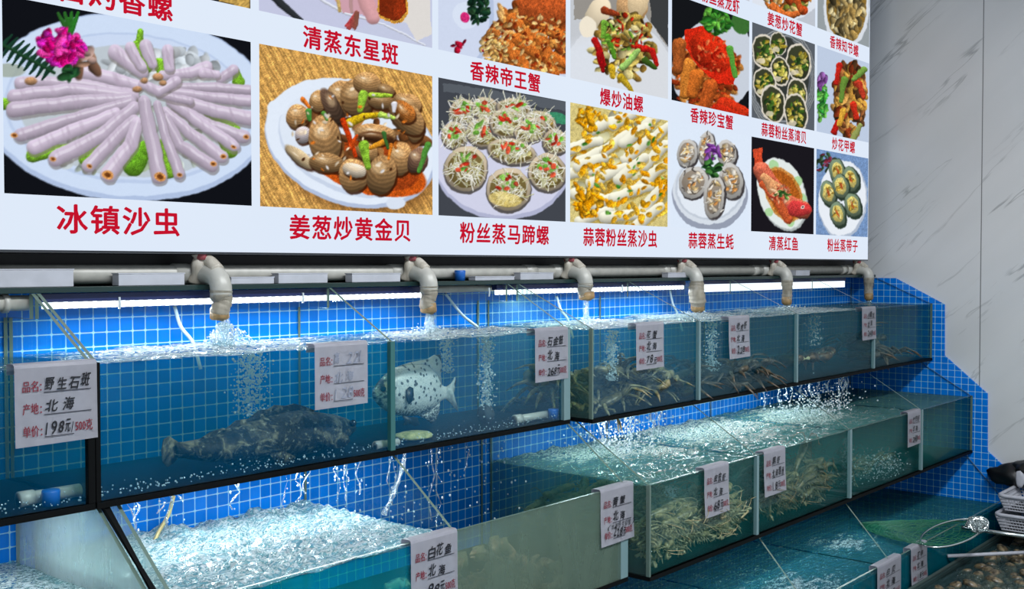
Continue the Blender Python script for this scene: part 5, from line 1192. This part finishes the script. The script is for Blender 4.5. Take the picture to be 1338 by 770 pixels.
def cloud(name, label, pts, cat='bubbles', mat=None):
    bm = bmesh.new()
    base = bmesh.new(); bmesh.ops.create_icosphere(base, subdivisions=1, radius=1.0); bv = [v.co.copy() for v in base.verts]; bf = [[v.index for v in f.verts] for f in base.faces]; base.free()
    V, F = [], []
    for x, y, z, r, st in pts:
        n = len(V); V.extend((x + c.x * r, y + c.y * r, z + c.z * r * st) for c in bv); F.extend(tuple(i + n for i in f) for f in bf)
    me = bpy.data.meshes.new(name); me.from_pydata(V, [], F); me.update(); me.polygons.foreach_set('use_smooth', [True] * len(F))
    o = link_mesh(name, me, mat or M_bub); return prop(o, label, cat, None, 'stuff')
def column(label, u, v0, v1, y, w0, w1, n, lim=None):
    a, b_ = on_y(u, v0, y), on_y(u, v1, y); P = []
    for k in range(int(n * 1.5)):
        f = R_.random(); w = w0 + (w1 - w0) * f; r = 0.0011 + 0.0022 * R_.random() ** 2.5
        q = [a.x + (b_.x - a.x) * f + R_.gauss(0, w * .5), y + R_.gauss(0, w * .4), a.z + (b_.z - a.z) * f]
        if lim and not (lim[0] < q[0] < lim[1] and lim[2] < q[1] and lim[3] < q[2]): continue
        P.append((*q, r, R_.uniform(.7, 1.1)))
    cloud('bubble_column', label, P)
column('wide bubble column above the grouper under the first sock', 328, 462, 545, 1.655, 0.030, 0.034, 420)
column('short bubble column right of the spotted fish tail', 584, 442, 488, 1.665, 0.018, 0.014, 200)
column('tall bubble column rising from the dark air stone', 635, 440, 546, 1.60, 0.019, 0.015, 520)
column('bubble column over the left half of the tied crab heap', 799, 432, 498, 1.53, 0.020, 0.015, 420)
column('bubble column left of the tag below the fourth sock', 930, 420, 486, 1.52, 0.021, 0.019, 360)
column('faint bubble column above the pale tipped crabs', 1064, 412, 452, 1.56, 0.030, 0.026, 170)
column('bubble column over the mantis shrimps', 877, 636, 678, 1.40, 0.020, 0.017, 300)
column('bubble column beside the seam right of the prawns', 1106, 572, 634, 1.38, 0.018, 0.022, 300)
column('white bubbles low in the splashed tank', 1150, 594, 622, 1.38, 0.16, 0.18, 520, (3.085, 3.645, 1.335, ZM + 0.004))
P = [(R_.uniform(0.60, 1.93), YUL + 0.012 + abs(R_.gauss(0, .02)), ZU + 0.003 + abs(R_.gauss(0, .007)), R_.uniform(.0007, .0019), 1) for _ in range(420)]
cloud('bubbles', 'small bright bubbles along the bottom of the two left top tanks', [p for p in P if abs(p[0] - .8) > .012 and abs(p[0] - 1.399) > .01])
def stream(label, x, y, z0, z1, r0, r1, seed, n=14):
    q = random.Random(seed); pts = [(x + q.gauss(0, .0012), y + q.gauss(0, .0012), z0 + (z1 - z0) * k / n) for k in range(n + 1)]
    rr = [(r0 + (r1 - r0) * (k / n) ** 1.5) * q.uniform(.82, 1.18) for k in range(n + 1)]
    bm = bmesh.new(); tube(bm, spline(pts, 3), np.interp(np.linspace(0, n, n * 3 + 1), range(n + 1), rr).tolist(), 12)
    return prop(obj('falling_water', bm, M_stream, None, True), label, 'water', None, 'stuff')
names = ['first', 'second', 'third', 'fourth', 'fifth', 'sixth']
for i, (x, ze) in enumerate(OUT):
    if ze < zu + 0.006: continue
    stream('water pouring from the %s sock' % names[i], x + 0.006, 1.672, ze + 0.003, zu - 0.003, 0.010 if i != 2 else 0.006, (0.026, 0.012, 0.007, 0.01, 0.01, 0.007)[i], 5 + i)
P = []
for k in range(420):
    f = R_.random() ** .8; a = R_.uniform(0, 6.28); w = 0.010 + 0.052 * f
    P.append((OUT[0][0] + 0.010 + math.cos(a) * w * R_.random() ** .4 + .012 * f, 1.672 + math.sin(a) * w * .5, 1.493 - 0.040 * f ** 1.3 + R_.uniform(0, .004), R_.uniform(.0008, .0023), 1))
cloud('water_spray', 'white spray splashing below the first sock', P, 'water')
for i, (x, w) in enumerate(((1.656, .030), (2.225, .024), (2.776, .040), (3.36, .030))):
    P = [(x + R_.gauss(0, w), 1.672 + R_.gauss(0, w * .5), zu + abs(R_.gauss(0, .006)), R_.uniform(.0008, .0024), 1) for _ in range(180)]
    cloud('water_spray', 'white spray on the water below the %s sock' % names[i + 1], P, 'water')
def trickles(label, x0, x1, y0, y1, n, seed, z0=ZU - 0.011, z1=zm + 0.002, r=0.0016):
    q = random.Random(seed); bm = bmesh.new(); P = []
    for k in range(n):
        x, y = q.uniform(x0, x1), q.uniform(y0, y1); zz = z0; pts = []; rr = []
        L = q.uniform(.35, 1.0); m = 9
        for j in range(m): pts.append((x + q.gauss(0, .003) + .007 * math.sin(j * 1.1 + k), y, z0 + (z1 - z0) * L * j / (m - 1))); rr.append(r * q.uniform(.15, 1.6))
        tube(bm, pts, rr, 7)
        for _ in range(7): P.append((x + q.gauss(0, .006), y + q.gauss(0, .004), q.uniform(z1, z0), q.uniform(.0008, .0022), q.uniform(1, 1.8)))
    o = obj('falling_water', bm, M_stream, None, True); prop(o, label, 'water', None, 'stuff')
    return P
D = trickles('thin trickles falling into the foamy middle tank', 0.92, 1.40, 1.60, 1.76, 14, 1)
cloud('water_drops', 'drops falling into the foamy middle tank', D, 'water')
D = trickles('thin trickles falling behind the smeared pane', 1.50, 1.92, 1.62, 1.74, 7, 2, z1=1.0)
cloud('water_drops', 'drops falling in front of the dark tiles behind the smeared pane', D + [(R_.uniform(1.48, 1.93), R_.uniform(1.6, 1.74), R_.uniform(1.0, 1.22), R_.uniform(.001, .0028), R_.uniform(1, 1.6)) for _ in range(110)], 'water')
D = trickles('splashing water falling over the mantis shrimps', 2.22, 2.46, 1.55, 1.74, 15, 3, r=0.0030); cloud('water_drops', 'drops splashing over the mantis shrimps', D + [(R_.gauss(2.33, .08), R_.gauss(1.62, .06), 1.115 + abs(R_.gauss(0, .045)), R_.uniform(.0010, .0034), 1) for _ in range(420)], 'water')
D = trickles('splashing water falling into the tank right of the prawns', 3.18, 3.60, 1.50, 1.70, 15, 4, r=0.0030); cloud('water_drops', 'drops splashing right of the prawns', D + [(R_.gauss(3.35, .12), R_.gauss(1.56, .05), 1.115 + abs(R_.gauss(0, .045)), R_.uniform(.0010, .0036), 1) for _ in range(480)], 'water')
a, b_ = on_y(530, 588, 1.70), on_y(502, 672, 1.66); bm = bmesh.new()
pts = spline([a, a.lerp(b_, .45) + Vector((.010, 0, 0)), b_], 8); tube(bm, pts, [0.0048 * R_.uniform(.6, 1.5) for _ in pts], 10)
prop(obj('falling_water', bm, M_stream, None, True), 'slanting white stream falling behind the 白花鱼 tag', 'water', None, 'stuff')

# ------------------------------------------------------------------ tub, net, baskets and bag at the lower right
M_tub = plain('grey_green_tub', (40, 58, 58), 0.5, spec=0.2); M_shell = shellmat('brown_clam_shell', (44, 40, 32), (118, 104, 78))
tub = thing('tub', 'low grey tub of shells in front of the lowest tank', 'tub', (3.60, 0.90, 0))
bm = bmesh.new(); x0, x1, y0, y1 = 2.95, 4.170, 0.62, 1.190
box(bm, x0, x1, y0, y1, 0.50, 0.512); box(bm, x0, x1, y0, y0 + .012, 0.512, 0.622); box(bm, x0, x1, y1 - .012, y1, 0.512, 0.622); box(bm, x0, x0 + .012, y0 + .012, y1 - .012, 0.512, 0.622); box(bm, x1 - .012, x1, y0 + .012, y1 - .012, 0.512, 0.622)
obj('basin', bm, M_tub, tub)
bm = bmesh.new(); tube(bm, [(x0, y0, .625), (x1, y0, .625), (x1, y1, .625), (x0, y1, .625), (x0, y0, .625)], 0.006, 10, cap=False); obj('rim', bm, plain('grey_tub_rim', (54, 68, 66), 0.5, spec=0.2), tub)
for lx in (x0 + .06, x1 - .06):
    for ly in (y0 + .06, y1 - .06): obj('leg', boxbm(lx - .03, lx + .03, ly - .03, ly + .03, 0, .50, bevel=.003), M_steel, tub)
water('murky green water in the grey tub of shells', x0 + .013, x1 - .013, y0 + .013, y1 - .013, 0.513, 0.612, mats_for('tub', (0.5, 0.8, 0.7), 2.0, (90, 100, 84), 0.3, 0.8, (0.8, 0.9, 0.85), 0.10, (0.6, 0.64, 0.58)), 0.004, [(3.4, 0.95, .4, .2)], -0.05)
bm = bmesh.new(); rings = []
for k, (s, z) in enumerate(((0.02, .012), (.5, .0105), (.85, .006), (1, 0), (.85, -.006), (.5, -.0105), (.02, -.012))):
    rings.append([bm.verts.new((0.024 * s * math.cos(q) * (1.15 if math.cos(q) > 0 else 1), 0.018 * s * math.sin(q), z * (1 + .06 * (k % 2)))) for q in (2 * PI * i / 16 for i in range(16))])
for a, b_ in zip(rings, rings[1:]):
    for i in range(16): bm.faces.new((a[i], a[(i + 1) % 16], b_[(i + 1) % 16], b_[i]))
bm.faces.new(list(reversed(rings[0]))); bm.faces.new(rings[-1])
me = bpy.data.meshes.new('clam'); bmesh.ops.recalc_face_normals(bm, faces=bm.faces); bm.to_mesh(me); bm.free(); me.materials.append(M_shell); me.polygons.foreach_set('use_smooth', [True] * len(me.polygons))
sp = []
for k in range(260): sp.append((R_.uniform(3.1, 4.12), R_.uniform(0.84, 1.155), R_.uniform(.580, .612), R_.uniform(-.7, .7), R_.uniform(-.7, .7), R_.uniform(0, 6), R_.uniform(.9, 1.3)))
crowd([me], 'clam', 'clam', 'brown clams in the grey tub', sp, 'brown clam among many in the grey tub at the lower right')
a, b_ = on_z(1238, 727, .650), on_z(1345, 722, .650); bm = bmesh.new(); tube(bm, [a, b_], 0.006, 10)
prop(obj('stick', bm, M_white_pl, None, True), 'white plastic stick lying across the grey tub', 'stick')
# hand net
def wire(name, bm, mat, th, parent, label=None):
    o = obj(name, bm, mat, parent); md = o.modifiers.new('wire', 'WIREFRAME'); md.thickness = th; md.use_replace = True
    if label: o['label'] = label
    return o
M_green = plain('green_nylon_net', (4, 92, 66), 0.5); M_chrome = plain('bright_wire', (190, 198, 198), 0.25, 1.0)
nc = on_z(1244, 697, .746); net = thing('hand_net', 'green mesh hand net with a wire hoop over the lowest tank', 'net', nc)
bm = bmesh.new(); hoop = [Vector((nc.x + 0.200 * math.cos(q), nc.y + 0.070 * math.sin(q), .748 + 0.006 * math.cos(q))) for q in (2 * PI * k / 40 for k in range(41))]
tube(bm, hoop, 0.0032, 8, cap=False); obj('hoop', bm, M_chrome, net, True)
bm = bmesh.new(); rows = 14; cols = 60; prev = None; rn = random.Random(4)
for r in range(rows + 1):
    f = r / rows; s = math.cos(f * PI / 2 * .96); row = [bm.verts.new((nc.x + 0.03 * f + 0.198 * s * math.cos(q) + rn.gauss(0, .002), nc.y + 0.30 * f + (0.068 + .12 * f) * s * math.sin(q) + rn.gauss(0, .002), .747 - 0.022 * math.sin(f * PI / 2) + rn.gauss(0, .001))) for q in (2 * PI * k / cols for k in range(cols))]
    if prev:
        for k in range(cols): bm.faces.new((prev[k], prev[(k + 1) % cols], row[(k + 1) % cols], row[k]))
    prev = row
wire('net_bag', bm, M_green, 0.0017, net)
h1 = on_z(1275, 692, .757); h2 = on_z(1350, 703, .757); bm = bmesh.new(); tube(bm, [h1 + (h1 - h2) * .25, h2], 0.006, 10); obj('handle', bm, M_chrome, net, True)
bm = bmesh.new(); kc = on_z(1277, 686, .765); lump(bm, kc, (0.042, 0.030, 0.026), .15, 8); wire('wire_clump', bm, M_chrome, 0.0035, net, 'crumpled bright wire mesh at the neck of the net')
# baskets
def basket(label, x0, x1, y0, y1, z0, z1):
    t = thing('basket', label, 'basket', ((x0 + x1) / 2, (y0 + y1) / 2, z0), 'white plastic baskets stacked at the marble wall')
    bm = bmesh.new(); tp = 0.018
    def at(f, g, h): # h 0 bottom..1 top
        ax0, ax1, ay0, ay1 = x0 + tp * (1 - h), x1 - tp * (1 - h), y0 + tp * (1 - h), y1 - tp * (1 - h)
        return Vector((ax0 + (ax1 - ax0) * f, ay0 + (ay1 - ay0) * g, z0 + (z1 - z0) * h))
    P = lambda k, h: [at(k, 0, h), at(1, k, h), at(1 - k, 1, h), at(0, 1 - k, h)]
    for side in range(4):
        n = 34
        for k in range(n + 1): tube(bm, [P(k / n, .02)[side], P(k / n, .97)[side]], .0016, 5)
        for h in (.02, .22, .42, .62, .82): tube(bm, [P(0, h)[side], P(1, h)[side]], .0026, 5)
    c = [bm.verts.new(at(f, g, 0.02)) for f, g in ((0, 0), (1, 0), (1, 1), (0, 1))]; g_ = bm.faces.new(c); bmesh.ops.solidify(bm, geom=[g_], thickness=.002)
    obj('body', bm, M_white_pl, t)
    bm = bmesh.new(); r = .022; pts = []
    for cx_, cy_, a0 in ((x1 - r, y0 + r, -90), (x1 - r, y1 - r, 0), (x0 + r, y1 - r, 90), (x0 + r, y0 + r, 180)):
        for j in range(6): q = math.radians(a0 + j * 18); pts.append((cx_ + r * math.cos(q), cy_ + r * math.sin(q), z1))
    pts.append(pts[0]); tube(bm, pts, .0065, 8, cap=False); obj('rim', bm, M_white_pl, t, True)
basket('lower white plastic basket of the stack by the marble wall', 3.890, 4.160, 0.80, 1.150, .686, .740)
basket('upper white plastic basket of the stack by the marble wall', 3.925, 4.165, 0.82, 1.150, .748, .800)
M_bag = plain('black_plastic_bag', (14, 14, 17), 0.35)
bm = bmesh.new(); c = on_x(1322, 622, 4.135); lump(bm, c, (0.040, 0.085, 0.042), .22, 12); lump(bm, c + Vector((0, -.06, .035)), (0.036, 0.06, 0.03), .22, 14)
bag = thing('black_bag', 'crumpled black plastic bag against the marble wall above the baskets', 'bag', c)
obj('bag_body', bm, M_bag, bag, True)
bm = bmesh.new(); lump(bm, on_x(1333, 626, 4.095), (0.008, 0.016, 0.030), .2, 16); obj('white_scrap', bm, M_white_pl, bag, True)['label'] = 'white scrap showing from the bag'

bpy.data.objects.remove(_txto)
